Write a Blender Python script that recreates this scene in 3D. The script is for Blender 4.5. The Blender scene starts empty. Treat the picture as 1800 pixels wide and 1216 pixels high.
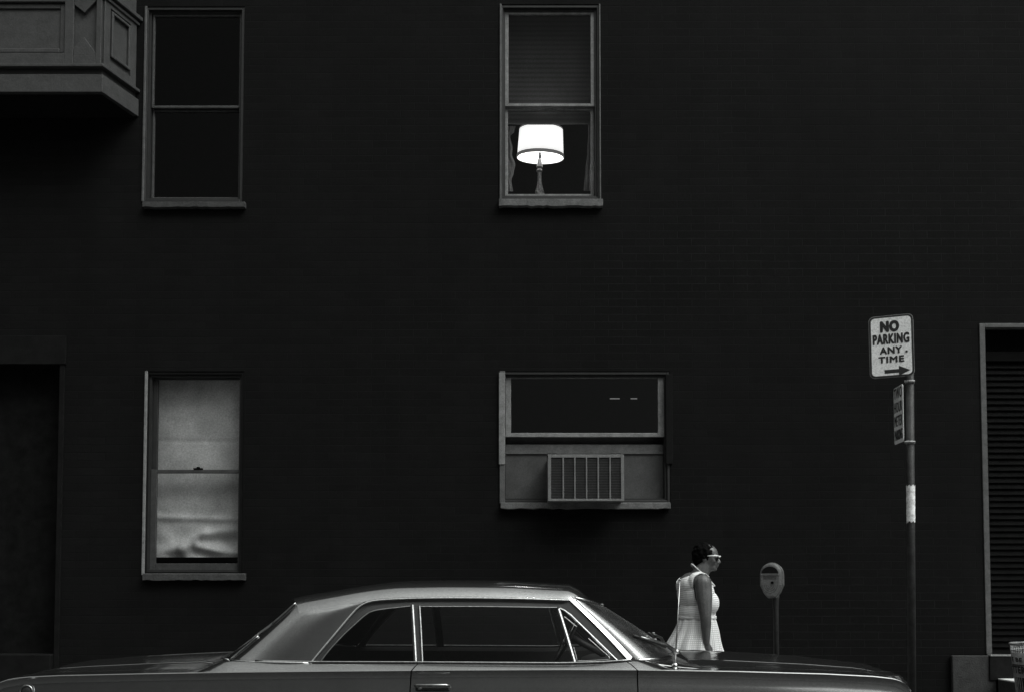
import bpy, bmesh, math, random
from mathutils import Vector, Matrix, Euler
random.seed(7)
R = math.radians
scene = bpy.context.scene
COL = scene.collection

# ------------------------------------------------------------------ camera model
H = 1.34                 # eye height
T = R(2.64)              # upward tilt
F = 1750.0               # focal length in photo pixels (35 mm on a 36 mm frame)
PX, PY = 900.0, 957.0    # principal point (rising-front shift)


def ray(px, py):
    u, v = (px - PX) / F, (PY - py) / F
    return Vector((u, math.cos(T) - v * math.sin(T), math.sin(T) + v * math.cos(T)))


def at(px, py, Y):
    d = ray(px, py)
    s = Y / d.y
    return Vector((d.x * s, Y, H + d.z * s))


def ax(px, py, Y): return at(px, py, Y).x
def az(py, Y, px=900): return at(px, py, Y).z


cam_d = bpy.data.cameras.new('camera')
cam = bpy.data.objects.new('camera', cam_d)
COL.objects.link(cam)
cam.location = (0, 0, H)
cam.rotation_euler = (R(90) + T, 0, 0)
cam_d.sensor_width = 36
cam_d.lens = 35
cam_d.shift_y = (PY - 608) / 1800
cam_d.clip_start = 0.05
cam_d.clip_end = 2000
scene.camera = cam

# ------------------------------------------------------------------ helpers
ORG = {}


def tag(o, label=None, cat=None, group=None, kind=None):
    if label: o['label'] = label
    if cat: o['category'] = cat
    if group: o['group'] = group
    if kind: o['kind'] = kind
    return o


def thing(name, label, cat, loc=(0, 0, 0), group=None):
    o = bpy.data.objects.new(name, None)
    COL.objects.link(o)
    o.location = loc
    o.empty_display_size = .1
    ORG[o] = Vector(loc)
    return tag(o, label, cat, group)


class MB:
    """collects shapes in world coordinates and links them as ONE mesh object"""

    def __init__(self):
        self.v, self.f, self.uv = [], [], {}

    def add(self, vs, fs):
        b = len(self.v)
        self.v += [Vector(p) for p in vs]
        self.f += [tuple(b + i for i in q) for q in fs]
        return b

    def box(self, x0, x1, y0, y1, z0, z1):
        x0, x1 = min(x0, x1), max(x0, x1)
        y0, y1 = min(y0, y1), max(y0, y1)
        z0, z1 = min(z0, z1), max(z0, z1)
        self.add([(x0, y0, z0), (x1, y0, z0), (x1, y1, z0), (x0, y1, z0), (x0, y0, z1), (x1, y0, z1), (x1, y1, z1), (x0, y1, z1)],
                 [(0, 3, 2, 1), (4, 5, 6, 7), (0, 1, 5, 4), (1, 2, 6, 5), (2, 3, 7, 6), (3, 0, 4, 7)])
        return self

    def obox(self, c, ux, uy, uz, hx, hy, hz):
        c, ux, uy, uz = map(Vector, (c, ux, uy, uz))
        vs = [c + ux * (hx * a) + uy * (hy * b) + uz * (hz * d) for d in (-1, 1) for a, b in ((-1, -1), (1, -1), (1, 1), (-1, 1))]
        self.add(vs, [(0, 3, 2, 1), (4, 5, 6, 7), (0, 1, 5, 4), (1, 2, 6, 5), (2, 3, 7, 6), (3, 0, 4, 7)])
        return self

    def tube(self, path, r, n=8, cap=True, flat=None):
        path = [Vector(p) for p in path]
        m = len(path)
        rs = r if isinstance(r, (list, tuple)) else [r] * m
        rings = []
        up0 = None
        for i, p in enumerate(path):
            d = (path[min(i + 1, m - 1)] - path[max(i - 1, 0)])
            d = d.normalized() if d.length > 1e-9 else Vector((0, 0, 1))
            ref = Vector((0, 1, 0)) if flat is None else Vector(flat)
            if abs(d.dot(ref)) > .95: ref = Vector((0, 0, 1)) if up0 is None else up0
            a = d.cross(ref).normalized()
            b = a.cross(d).normalized()
            up0 = b
            rings.append([p + (a * math.cos(2 * math.pi * k / n) + b * math.sin(2 * math.pi * k / n)) * rs[i] for k in range(n)])
        vs = [q for g in rings for q in g]
        fs = [(i * n + k, i * n + (k + 1) % n, (i + 1) * n + (k + 1) % n, (i + 1) * n + k) for i in range(m - 1) for k in range(n)]
        if cap:
            fs += [tuple(range(n))[::-1], tuple((m - 1) * n + k for k in range(n))]
        self.add(vs, fs)
        return self

    def grid(self, rows, close=False, flip=False):
        n = len(rows[0])
        vs = [p for g in rows for p in g]
        fs = []
        for i in range(len(rows) - 1):
            for k in range(n if close else n - 1):
                q = (i * n + k, i * n + (k + 1) % n, (i + 1) * n + (k + 1) % n, (i + 1) * n + k)
                fs.append(q[::-1] if flip else q)
        self.add(vs, fs)
        return self

    def lathe(self, c, prof, n=32, axis='z', cap=True):
        c = Vector(c)
        rows = []
        for r, h in prof:
            g = []
            for k in range(n):
                a = 2 * math.pi * k / n
                if axis == 'z': g.append(c + Vector((r * math.cos(a), r * math.sin(a), h)))
                elif axis == 'y': g.append(c + Vector((r * math.cos(a), h, r * math.sin(a))))
                else: g.append(c + Vector((h, r * math.cos(a), r * math.sin(a))))
            rows.append(g)
        b = len(self.v)
        self.grid(rows, close=True)
        if cap:
            self.f.append(tuple(b + k for k in range(n))[::-1])
            self.f.append(tuple(b + (len(rows) - 1) * n + k for k in range(n)))
        return self

    def prism(self, poly, o, ux, uy, uz, depth):
        """extrude a 2-D polygon (in ux, uy at o) along uz by depth"""
        o, ux, uy, uz = map(Vector, (o, ux, uy, uz))
        n = len(poly)
        a = [o + ux * p[0] + uy * p[1] for p in poly]
        b = [p + uz * depth for p in a]
        fs = [tuple(range(n)), tuple(range(n, 2 * n))[::-1]] + [(k, (k + 1) % n + 0, (k + 1) % n + n, k + n)[::-1] for k in range(n)]
        self.add(a + b, fs)
        return self

    def build(self, name, mat, parent=None, smooth=False, bevel=0, label=None, fixn=True, autosmooth=None, solid=0):
        off = Vector((0, 0, 0))
        p = parent
        if p is not None: off = ORG[p]
        me = bpy.data.meshes.new(name)
        me.from_pydata([v - off for v in self.v], [], self.f)
        me.update()
        if fixn:
            bm = bmesh.new()
            bm.from_mesh(me)
            bmesh.ops.recalc_face_normals(bm, faces=bm.faces)
            bm.to_mesh(me)
            bm.free()
        me.materials.append(mat)
        o = bpy.data.objects.new(name, me)
        COL.objects.link(o)
        if parent is not None:
            o.parent = parent
        ORG[o] = off
        if smooth:
            for q in me.polygons: q.use_smooth = True
        if autosmooth:
            for q in me.polygons: q.use_smooth = True
            m = o.modifiers.new('edges', 'EDGE_SPLIT')
            m.split_angle = R(autosmooth)
        if solid:
            m = o.modifiers.new('solid', 'SOLIDIFY')
            m.thickness = solid
            m.offset = 0
        if bevel:
            m = o.modifiers.new('bevel', 'BEVEL')
            m.width = bevel
            m.segments = 2
            m.limit_method = 'ANGLE'
            m.angle_limit = R(40)
        if label: o['label'] = label
        return o


# ------------------------------------------------------------------ materials (black-and-white photograph: neutral greys)
TINT = (1.0, 1.0, 1.0)
LIGHT_TINT = (.968, 1.0, .975)      # the print's cool-green blacks


def g(v): return (v * TINT[0], v * TINT[1], v * TINT[2], 1)


def mat(name, v, rough=.6, metal=0, coat=0, amp=.15, scale=8, bump=0, bscale=60, spec=.5, coat_rough=.05, grain=.28, gscale=75):
    m = bpy.data.materials.new(name)
    m.use_nodes = True
    nt = m.node_tree
    N, L = nt.nodes, nt.links
    b = N['Principled BSDF']
    b.inputs['Roughness'].default_value = rough
    b.inputs['Metallic'].default_value = metal
    b.inputs['Coat Weight'].default_value = coat
    b.inputs['Coat Roughness'].default_value = coat_rough
    b.inputs['Specular IOR Level'].default_value = spec
    tc = N.new('ShaderNodeTexCoord')
    no = N.new('ShaderNodeTexNoise')
    no.inputs['Scale'].default_value = scale
    no.inputs['Detail'].default_value = 6
    no.inputs['Roughness'].default_value = .65
    L.new(tc.outputs['Object'], no.inputs['Vector'])
    mr = N.new('ShaderNodeMapRange')
    mr.inputs['From Min'].default_value = .3
    mr.inputs['From Max'].default_value = .7
    mr.inputs['To Min'].default_value = v * (1 - amp)
    mr.inputs['To Max'].default_value = v * (1 + amp)
    L.new(no.outputs['Fac'], mr.inputs['Value'])
    gn = N.new('ShaderNodeTexNoise'); gn.inputs['Scale'].default_value = gscale; gn.inputs['Detail'].default_value = 3; gn.inputs['Roughness'].default_value = .8
    L.new(tc.outputs['Object'], gn.inputs['Vector'])
    gm = N.new('ShaderNodeMapRange'); gm.inputs['From Min'].default_value = .3; gm.inputs['From Max'].default_value = .7
    gm.inputs['To Min'].default_value = 1 - grain; gm.inputs['To Max'].default_value = 1 + grain
    L.new(gn.outputs['Fac'], gm.inputs['Value'])
    gx = N.new('ShaderNodeMath'); gx.operation = 'MULTIPLY'
    L.new(mr.outputs[0], gx.inputs[0]); L.new(gm.outputs[0], gx.inputs[1])
    mr = gx
    cb = N.new('ShaderNodeCombineColor')
    L.new(mr.outputs[0], cb.inputs[0])
    L.new(mr.outputs[0], cb.inputs[1])
    mm = N.new('ShaderNodeMath'); mm.operation = 'MULTIPLY'; mm.inputs[1].default_value = TINT[2]
    L.new(mr.outputs[0], mm.inputs[0])
    L.new(mm.outputs[0], cb.inputs[2])
    L.new(cb.outputs[0], b.inputs['Base Color'])
    if bump:
        n2 = N.new('ShaderNodeTexNoise')
        n2.inputs['Scale'].default_value = bscale
        n2.inputs['Detail'].default_value = 4
        L.new(tc.outputs['Object'], n2.inputs['Vector'])
        bp = N.new('ShaderNodeBump')
        bp.inputs['Strength'].default_value = bump
        bp.inputs['Distance'].default_value = .01
        L.new(n2.outputs['Fac'], bp.inputs['Height'])
        L.new(bp.outputs[0], b.inputs['Normal'])
    return m


def mat_brick():
    m = bpy.data.materials.new('dark_brick')
    m.use_nodes = True
    nt = m.node_tree
    N, L = nt.nodes, nt.links
    b = N['Principled BSDF']
    b.inputs['Roughness'].default_value = .85
    b.inputs['Specular IOR Level'].default_value = .12
    tc = N.new('ShaderNodeTexCoord')
    sp = N.new('ShaderNodeSeparateXYZ')
    L.new(tc.outputs['Object'], sp.inputs[0])
    cx = N.new('ShaderNodeCombineXYZ')
    L.new(sp.outputs['X'], cx.inputs['X'])
    L.new(sp.outputs['Z'], cx.inputs['Y'])
    wn = N.new('ShaderNodeTexNoise')          # uneven courses
    wn.inputs['Scale'].default_value = 3.0
    L.new(cx.outputs[0], wn.inputs['Vector'])
    va = N.new('ShaderNodeVectorMath'); va.operation = 'MULTIPLY_ADD'
    va.inputs[1].default_value = (.012, .012, 0)
    L.new(wn.outputs['Color'], va.inputs[0])
    L.new(cx.outputs[0], va.inputs[2])
    br = N.new('ShaderNodeTexBrick')
    br.offset = .5
    br.inputs['Scale'].default_value = 1
    br.inputs['Brick Width'].default_value = .283
    br.inputs['Row Height'].default_value = .0783
    br.inputs['Mortar Size'].default_value = .0045
    br.inputs['Mortar Smooth'].default_value = .3
    br.inputs['Color1'].default_value = (.9, .9, .9, 1)
    br.inputs['Color2'].default_value = (1.15, 1.15, 1.15, 1)
    br.inputs['Mortar'].default_value = (1, 1, 1, 1)
    L.new(va.outputs[0], br.inputs['Vector'])
    # big patches where the joints show or vanish
    n1 = N.new('ShaderNodeTexNoise'); n1.inputs['Scale'].default_value = .55; n1.inputs['Detail'].default_value = 5
    L.new(tc.outputs['Object'], n1.inputs['Vector'])
    n2 = N.new('ShaderNodeTexNoise'); n2.inputs['Scale'].default_value = 7; n2.inputs['Detail'].default_value = 6; n2.inputs['Roughness'].default_value = .75
    L.new(tc.outputs['Object'], n2.inputs['Vector'])
    mu = N.new('ShaderNodeMath'); mu.operation = 'MULTIPLY'
    r1 = N.new('ShaderNodeMapRange'); r1.inputs['From Min'].default_value = .4; r1.inputs['From Max'].default_value = .66
    r2 = N.new('ShaderNodeMapRange'); r2.inputs['From Min'].default_value = .36; r2.inputs['From Max'].default_value = .68
    L.new(n1.outputs['Fac'], r1.inputs['Value']); L.new(n2.outputs['Fac'], r2.inputs['Value'])
    # joints are drawn paler towards the right-hand half of the wall
    rx = N.new('ShaderNodeMapRange'); rx.inputs['From Min'].default_value = -2.5; rx.inputs['From Max'].default_value = 1.2
    rx.inputs['To Min'].default_value = .12; rx.inputs['To Max'].default_value = 1
    L.new(sp.outputs['X'], rx.inputs['Value'])
    mu2 = N.new('ShaderNodeMath'); mu2.operation = 'MULTIPLY'
    L.new(r1.outputs[0], mu2.inputs[0]); L.new(rx.outputs[0], mu2.inputs[1])
    L.new(mu2.outputs[0], mu.inputs[0]); L.new(r2.outputs[0], mu.inputs[1])
    mo = N.new('ShaderNodeMapRange'); mo.inputs['To Min'].default_value = BRICK; mo.inputs['To Max'].default_value = MORTAR
    L.new(mu.outputs[0], mo.inputs['Value'])
    bk = N.new('ShaderNodeMapRange'); bk.inputs['To Min'].default_value = BRICK * .7; bk.inputs['To Max'].default_value = BRICK * 1.3
    L.new(n2.outputs['Fac'], bk.inputs['Value'])
    gn = N.new('ShaderNodeTexNoise'); gn.inputs['Scale'].default_value = 45; gn.inputs['Detail'].default_value = 4; gn.inputs['Roughness'].default_value = .85
    L.new(tc.outputs['Object'], gn.inputs['Vector'])
    gm = N.new('ShaderNodeMapRange'); gm.inputs['From Min'].default_value = .3; gm.inputs['From Max'].default_value = .7
    gm.inputs['To Min'].default_value = .55; gm.inputs['To Max'].default_value = 1.5
    L.new(gn.outputs['Fac'], gm.inputs['Value'])
    sn = N.new('ShaderNodeTexNoise'); sn.inputs['Scale'].default_value = 1.1; sn.inputs['Detail'].default_value = 7; sn.inputs['Roughness'].default_value = .7
    sv_ = N.new('ShaderNodeVectorMath'); sv_.operation = 'MULTIPLY'; sv_.inputs[1].default_value = (1.6, 1, .45)   # streaks run down the wall
    L.new(tc.outputs['Object'], sv_.inputs[0]); L.new(sv_.outputs[0], sn.inputs['Vector'])
    sm = N.new('ShaderNodeMapRange'); sm.inputs['From Min'].default_value = .32; sm.inputs['From Max'].default_value = .68
    sm.inputs['To Min'].default_value = .75; sm.inputs['To Max'].default_value = 1.25
    L.new(sn.outputs['Fac'], sm.inputs['Value'])
    gs = N.new('ShaderNodeMath'); gs.operation = 'MULTIPLY'
    L.new(gm.outputs[0], gs.inputs[0]); L.new(sm.outputs[0], gs.inputs[1])
    bk2 = N.new('ShaderNodeMath'); bk2.operation = 'MULTIPLY'
    L.new(bk.outputs[0], bk2.inputs[0]); L.new(gs.outputs[0], bk2.inputs[1])
    bk = bk2
    bm_ = N.new('ShaderNodeMath'); bm_.operation = 'MULTIPLY'
    L.new(bk.outputs[0], bm_.inputs[0]); L.new(br.outputs['Color'], bm_.inputs[1])
    mx = N.new('ShaderNodeMix'); mx.data_type = 'FLOAT'
    L.new(br.outputs['Fac'], mx.inputs[0]); L.new(bm_.outputs[0], mx.inputs[2]); L.new(mo.outputs[0], mx.inputs[3])
    cb = N.new('ShaderNodeCombineColor')
    for i in range(3): L.new(mx.outputs[0], cb.inputs[i])
    L.new(cb.outputs[0], b.inputs['Base Color'])
    inv = N.new('ShaderNodeMath'); inv.operation = 'SUBTRACT'; inv.inputs[0].default_value = 1
    L.new(br.outputs['Fac'], inv.inputs[1])
    ad = N.new('ShaderNodeMath'); ad.operation = 'MULTIPLY_ADD'; ad.inputs[1].default_value = .35
    L.new(n2.outputs['Fac'], ad.inputs[0]); L.new(inv.outputs[0], ad.inputs[2])
    bp = N.new('ShaderNodeBump'); bp.inputs['Strength'].default_value = .5; bp.inputs['Distance'].default_value = .006
    L.new(ad.outputs[0], bp.inputs['Height']); L.new(bp.outputs[0], b.inputs['Normal'])
    return m


def mat_glass(name, fac_add=0.0, tint=.9, rough=.02, ior=1.45):
    m = bpy.data.materials.new(name)
    m.use_nodes = True
    N, L = m.node_tree.nodes, m.node_tree.links
    N.remove(N['Principled BSDF'])
    out = N['Material Output']
    tr = N.new('ShaderNodeBsdfTransparent'); tr.inputs[0].default_value = g(tint)
    gl = N.new('ShaderNodeBsdfGlossy'); gl.inputs['Roughness'].default_value = rough; gl.inputs['Color'].default_value = g(.95)
    ge = N.new('ShaderNodeNewGeometry')
    dt = N.new('ShaderNodeVectorMath'); dt.operation = 'DOT_PRODUCT'
    L.new(ge.outputs['Normal'], dt.inputs[0]); L.new(ge.outputs['Incoming'], dt.inputs[1])
    ab = N.new('ShaderNodeMath'); ab.operation = 'ABSOLUTE'; L.new(dt.outputs['Value'], ab.inputs[0])
    om = N.new('ShaderNodeMath'); om.operation = 'SUBTRACT'; om.inputs[0].default_value = 1; om.use_clamp = True; L.new(ab.outputs[0], om.inputs[1])
    pw = N.new('ShaderNodeMath'); pw.operation = 'POWER'; pw.inputs[1].default_value = 5; L.new(om.outputs[0], pw.inputs[0])
    fr = N.new('ShaderNodeMapRange'); fr.inputs['To Min'].default_value = .06; L.new(pw.outputs[0], fr.inputs['Value'])
    ad = N.new('ShaderNodeMath'); ad.operation = 'ADD'; ad.inputs[1].default_value = fac_add; ad.use_clamp = True
    L.new(fr.outputs[0], ad.inputs[0])
    tc = N.new('ShaderNodeTexCoord')
    no = N.new('ShaderNodeTexNoise'); no.inputs['Scale'].default_value = 5; no.inputs['Detail'].default_value = 5
    L.new(tc.outputs['Object'], no.inputs['Vector'])
    bp = N.new('ShaderNodeBump'); bp.inputs['Strength'].default_value = .05; bp.inputs['Distance'].default_value = .02
    L.new(no.outputs['Fac'], bp.inputs['Height']); L.new(bp.outputs[0], gl.inputs['Normal'])
    mx = N.new('ShaderNodeMixShader')
    L.new(ad.outputs[0], mx.inputs[0]); L.new(tr.outputs[0], mx.inputs[1]); L.new(gl.outputs[0], mx.inputs[2])
    L.new(mx.outputs[0], out.inputs[0])
    return m


def mat_windshield():
    """curved glass, its sky sheen raised by added gloss and a pale film"""
    m = mat_glass('sheen_glass', fac_add=.08, tint=.8, rough=.2)
    N, L = m.node_tree.nodes, m.node_tree.links
    out = N['Material Output']
    cur = out.inputs[0].links[0].from_socket
    df = N.new('ShaderNodeBsdfDiffuse'); df.inputs[0].default_value = g(.4)  # mottled pale film added to brighten the glass
    tc = N.new('ShaderNodeTexCoord')
    no = N.new('ShaderNodeTexNoise'); no.inputs['Scale'].default_value = 14; no.inputs['Detail'].default_value = 8
    L.new(tc.outputs['Object'], no.inputs['Vector'])
    mr = N.new('ShaderNodeMapRange'); mr.inputs['From Min'].default_value = .3; mr.inputs['From Max'].default_value = .75
    mr.inputs['To Min'].default_value = .01; mr.inputs['To Max'].default_value = .06
    L.new(no.outputs['Fac'], mr.inputs['Value'])
    mx = N.new('ShaderNodeMixShader')
    L.new(mr.outputs[0], mx.inputs[0]); L.new(cur, mx.inputs[1]); L.new(df.outputs[0], mx.inputs[2])
    L.new(mx.outputs[0], out.inputs[0])
    return m


def mat_emit(name, col, strength, diffuse=.8, falloff=0):
    m = bpy.data.materials.new(name)
    m.use_nodes = True
    b = m.node_tree.nodes['Principled BSDF']
    b.inputs['Base Color'].default_value = g(diffuse)
    b.inputs['Roughness'].default_value = .8
    b.inputs['Emission Color'].default_value = col
    b.inputs['Emission Strength'].default_value = strength
    N, L = m.node_tree.nodes, m.node_tree.links
    tc = N.new('ShaderNodeTexCoord')
    no = N.new('ShaderNodeTexNoise'); no.inputs['Scale'].default_value = 20
    L.new(tc.outputs['Object'], no.inputs['Vector'])
    mr = N.new('ShaderNodeMapRange'); mr.inputs['To Min'].default_value = strength * .9; mr.inputs['To Max'].default_value = strength * 1.1
    L.new(no.outputs['Fac'], mr.inputs['Value'])
    out_ = mr.outputs[0]
    if falloff:     # cloth glows most level with the bulb inside it
        sp = N.new('ShaderNodeSeparateXYZ'); L.new(tc.outputs['Object'], sp.inputs[0])
        m1 = N.new('ShaderNodeMath'); m1.operation = 'SUBTRACT'; m1.inputs[1].default_value = LAMP_MID; L.new(sp.outputs['Z'], m1.inputs[0])
        m2 = N.new('ShaderNodeMath'); m2.operation = 'DIVIDE'; m2.inputs[1].default_value = falloff; L.new(m1.outputs[0], m2.inputs[0])
        m3 = N.new('ShaderNodeMath'); m3.operation = 'MULTIPLY'; L.new(m2.outputs[0], m3.inputs[0]); L.new(m2.outputs[0], m3.inputs[1])
        m4 = N.new('ShaderNodeMapRange'); m4.inputs['To Min'].default_value = 1; m4.inputs['To Max'].default_value = .68; L.new(m3.outputs[0], m4.inputs['Value'])
        m5 = N.new('ShaderNodeMath'); m5.operation = 'MULTIPLY'; L.new(out_, m5.inputs[0]); L.new(m4.outputs[0], m5.inputs[1])
        out_ = m5.outputs[0]
    L.new(out_, b.inputs['Emission Strength'])
    return m


def mat_cloth(name, lo, hi, mode, period=.02, duty=.5):
    """woven check; mode 'bands' = lines by object height, 'check' = grid in UV metres"""
    m = mat(name, hi, .9, spec=.1)
    N, L = m.node_tree.nodes, m.node_tree.links
    b = N['Principled BSDF']
    tc = N.new('ShaderNodeTexCoord')
    sp = N.new('ShaderNodeSeparateXYZ')

    def stripe(sock):
        a = N.new('ShaderNodeMath'); a.operation = 'MULTIPLY'; a.inputs[1].default_value = 2 * math.pi / period
        L.new(sock, a.inputs[0])
        s = N.new('ShaderNodeMath'); s.operation = 'SINE'
        L.new(a.outputs[0], s.inputs[0])
        r = N.new('ShaderNodeMapRange'); r.inputs['From Min'].default_value = -duty - .4; r.inputs['From Max'].default_value = -duty + .4
        L.new(s.outputs[0], r.inputs['Value'])
        return r.outputs[0]
    if mode == 'bands':
        L.new(tc.outputs['Object'], sp.inputs[0])
        no = N.new('ShaderNodeTexNoise'); no.inputs['Scale'].default_value = 9
        L.new(tc.outputs['Object'], no.inputs['Vector'])
        ad = N.new('ShaderNodeMath'); ad.operation = 'MULTIPLY_ADD'; ad.inputs[1].default_value = .03
        L.new(no.outputs['Fac'], ad.inputs[0]); L.new(sp.outputs['Z'], ad.inputs[2])
        f = stripe(ad.outputs[0])
    else:
        L.new(tc.outputs['UV'], sp.inputs[0])
        a = stripe(sp.outputs['X']); c = stripe(sp.outputs['Y'])
        mn = N.new('ShaderNodeMath'); mn.operation = 'MINIMUM'
        L.new(a, mn.inputs[0]); L.new(c, mn.inputs[1])
        f = mn.outputs[0]
    mx = N.new('ShaderNodeMix'); mx.data_type = 'RGBA'
    mx.inputs[6].default_value = g(lo); mx.inputs[7].default_value = g(hi)
    L.new(f, mx.inputs[0])
    L.new(mx.outputs[2], b.inputs['Base Color'])
    return m


def mat_translucent(name, v, trans=.5, stripes=0, lo=.82, hi=1.1):
    m = bpy.data.materials.new(name)
    m.use_nodes = True
    N, L = m.node_tree.nodes, m.node_tree.links
    N.remove(N['Principled BSDF'])
    out = N['Material Output']
    tc = N.new('ShaderNodeTexCoord')
    no = N.new('ShaderNodeTexNoise'); no.inputs['Scale'].default_value = 3.5; no.inputs['Detail'].default_value = 7
    L.new(tc.outputs['Object'], no.inputs['Vector'])
    mr = N.new('ShaderNodeMapRange'); mr.inputs['From Min'].default_value = .3; mr.inputs['From Max'].default_value = .7
    mr.inputs['To Min'].default_value = v * lo; mr.inputs['To Max'].default_value = v * hi
    L.new(no.outputs['Fac'], mr.inputs['Value'])
    gn = N.new('ShaderNodeTexNoise'); gn.inputs['Scale'].default_value = 60; gn.inputs['Detail'].default_value = 3; gn.inputs['Roughness'].default_value = .8
    L.new(tc.outputs['Object'], gn.inputs['Vector'])
    gm = N.new('ShaderNodeMapRange'); gm.inputs['From Min'].default_value = .3; gm.inputs['From Max'].default_value = .7
    gm.inputs['To Min'].default_value = .72; gm.inputs['To Max'].default_value = 1.28
    L.new(gn.outputs['Fac'], gm.inputs['Value'])
    gx = N.new('ShaderNodeMath'); gx.operation = 'MULTIPLY'
    L.new(mr.outputs[0], gx.inputs[0]); L.new(gm.outputs[0], gx.inputs[1])
    val = gx.outputs[0]
    if stripes:
        sp = N.new('ShaderNodeSeparateXYZ'); L.new(tc.outputs['Object'], sp.inputs[0])
        a = N.new('ShaderNodeMath'); a.operation = 'MULTIPLY'; a.inputs[1].default_value = 2 * math.pi / stripes
        L.new(sp.outputs['Z'], a.inputs[0])
        s = N.new('ShaderNodeMath'); s.operation = 'SINE'; L.new(a.outputs[0], s.inputs[0])
        r = N.new('ShaderNodeMapRange'); r.inputs['From Min'].default_value = -.6; r.inputs['From Max'].default_value = .3; r.inputs['To Min'].default_value = .7
        L.new(s.outputs[0], r.inputs['Value'])
        mu = N.new('ShaderNodeMath'); mu.operation = 'MULTIPLY'
        L.new(val, mu.inputs[0]); L.new(r.outputs[0], mu.inputs[1])
        val = mu.outputs[0]
    cb = N.new('ShaderNodeCombineColor')
    for i in range(3): L.new(val, cb.inputs[i])
    d = N.new('ShaderNodeBsdfDiffuse'); t = N.new('ShaderNodeBsdfTranslucent')
    L.new(cb.outputs[0], d.inputs[0]); L.new(cb.outputs[0], t.inputs[0])
    mx = N.new('ShaderNodeMixShader'); mx.inputs[0].default_value = trans
    L.new(d.outputs[0], mx.inputs[1]); L.new(t.outputs[0], mx.inputs[2])
    L.new(mx.outputs[0], out.inputs[0])
    return m


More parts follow.
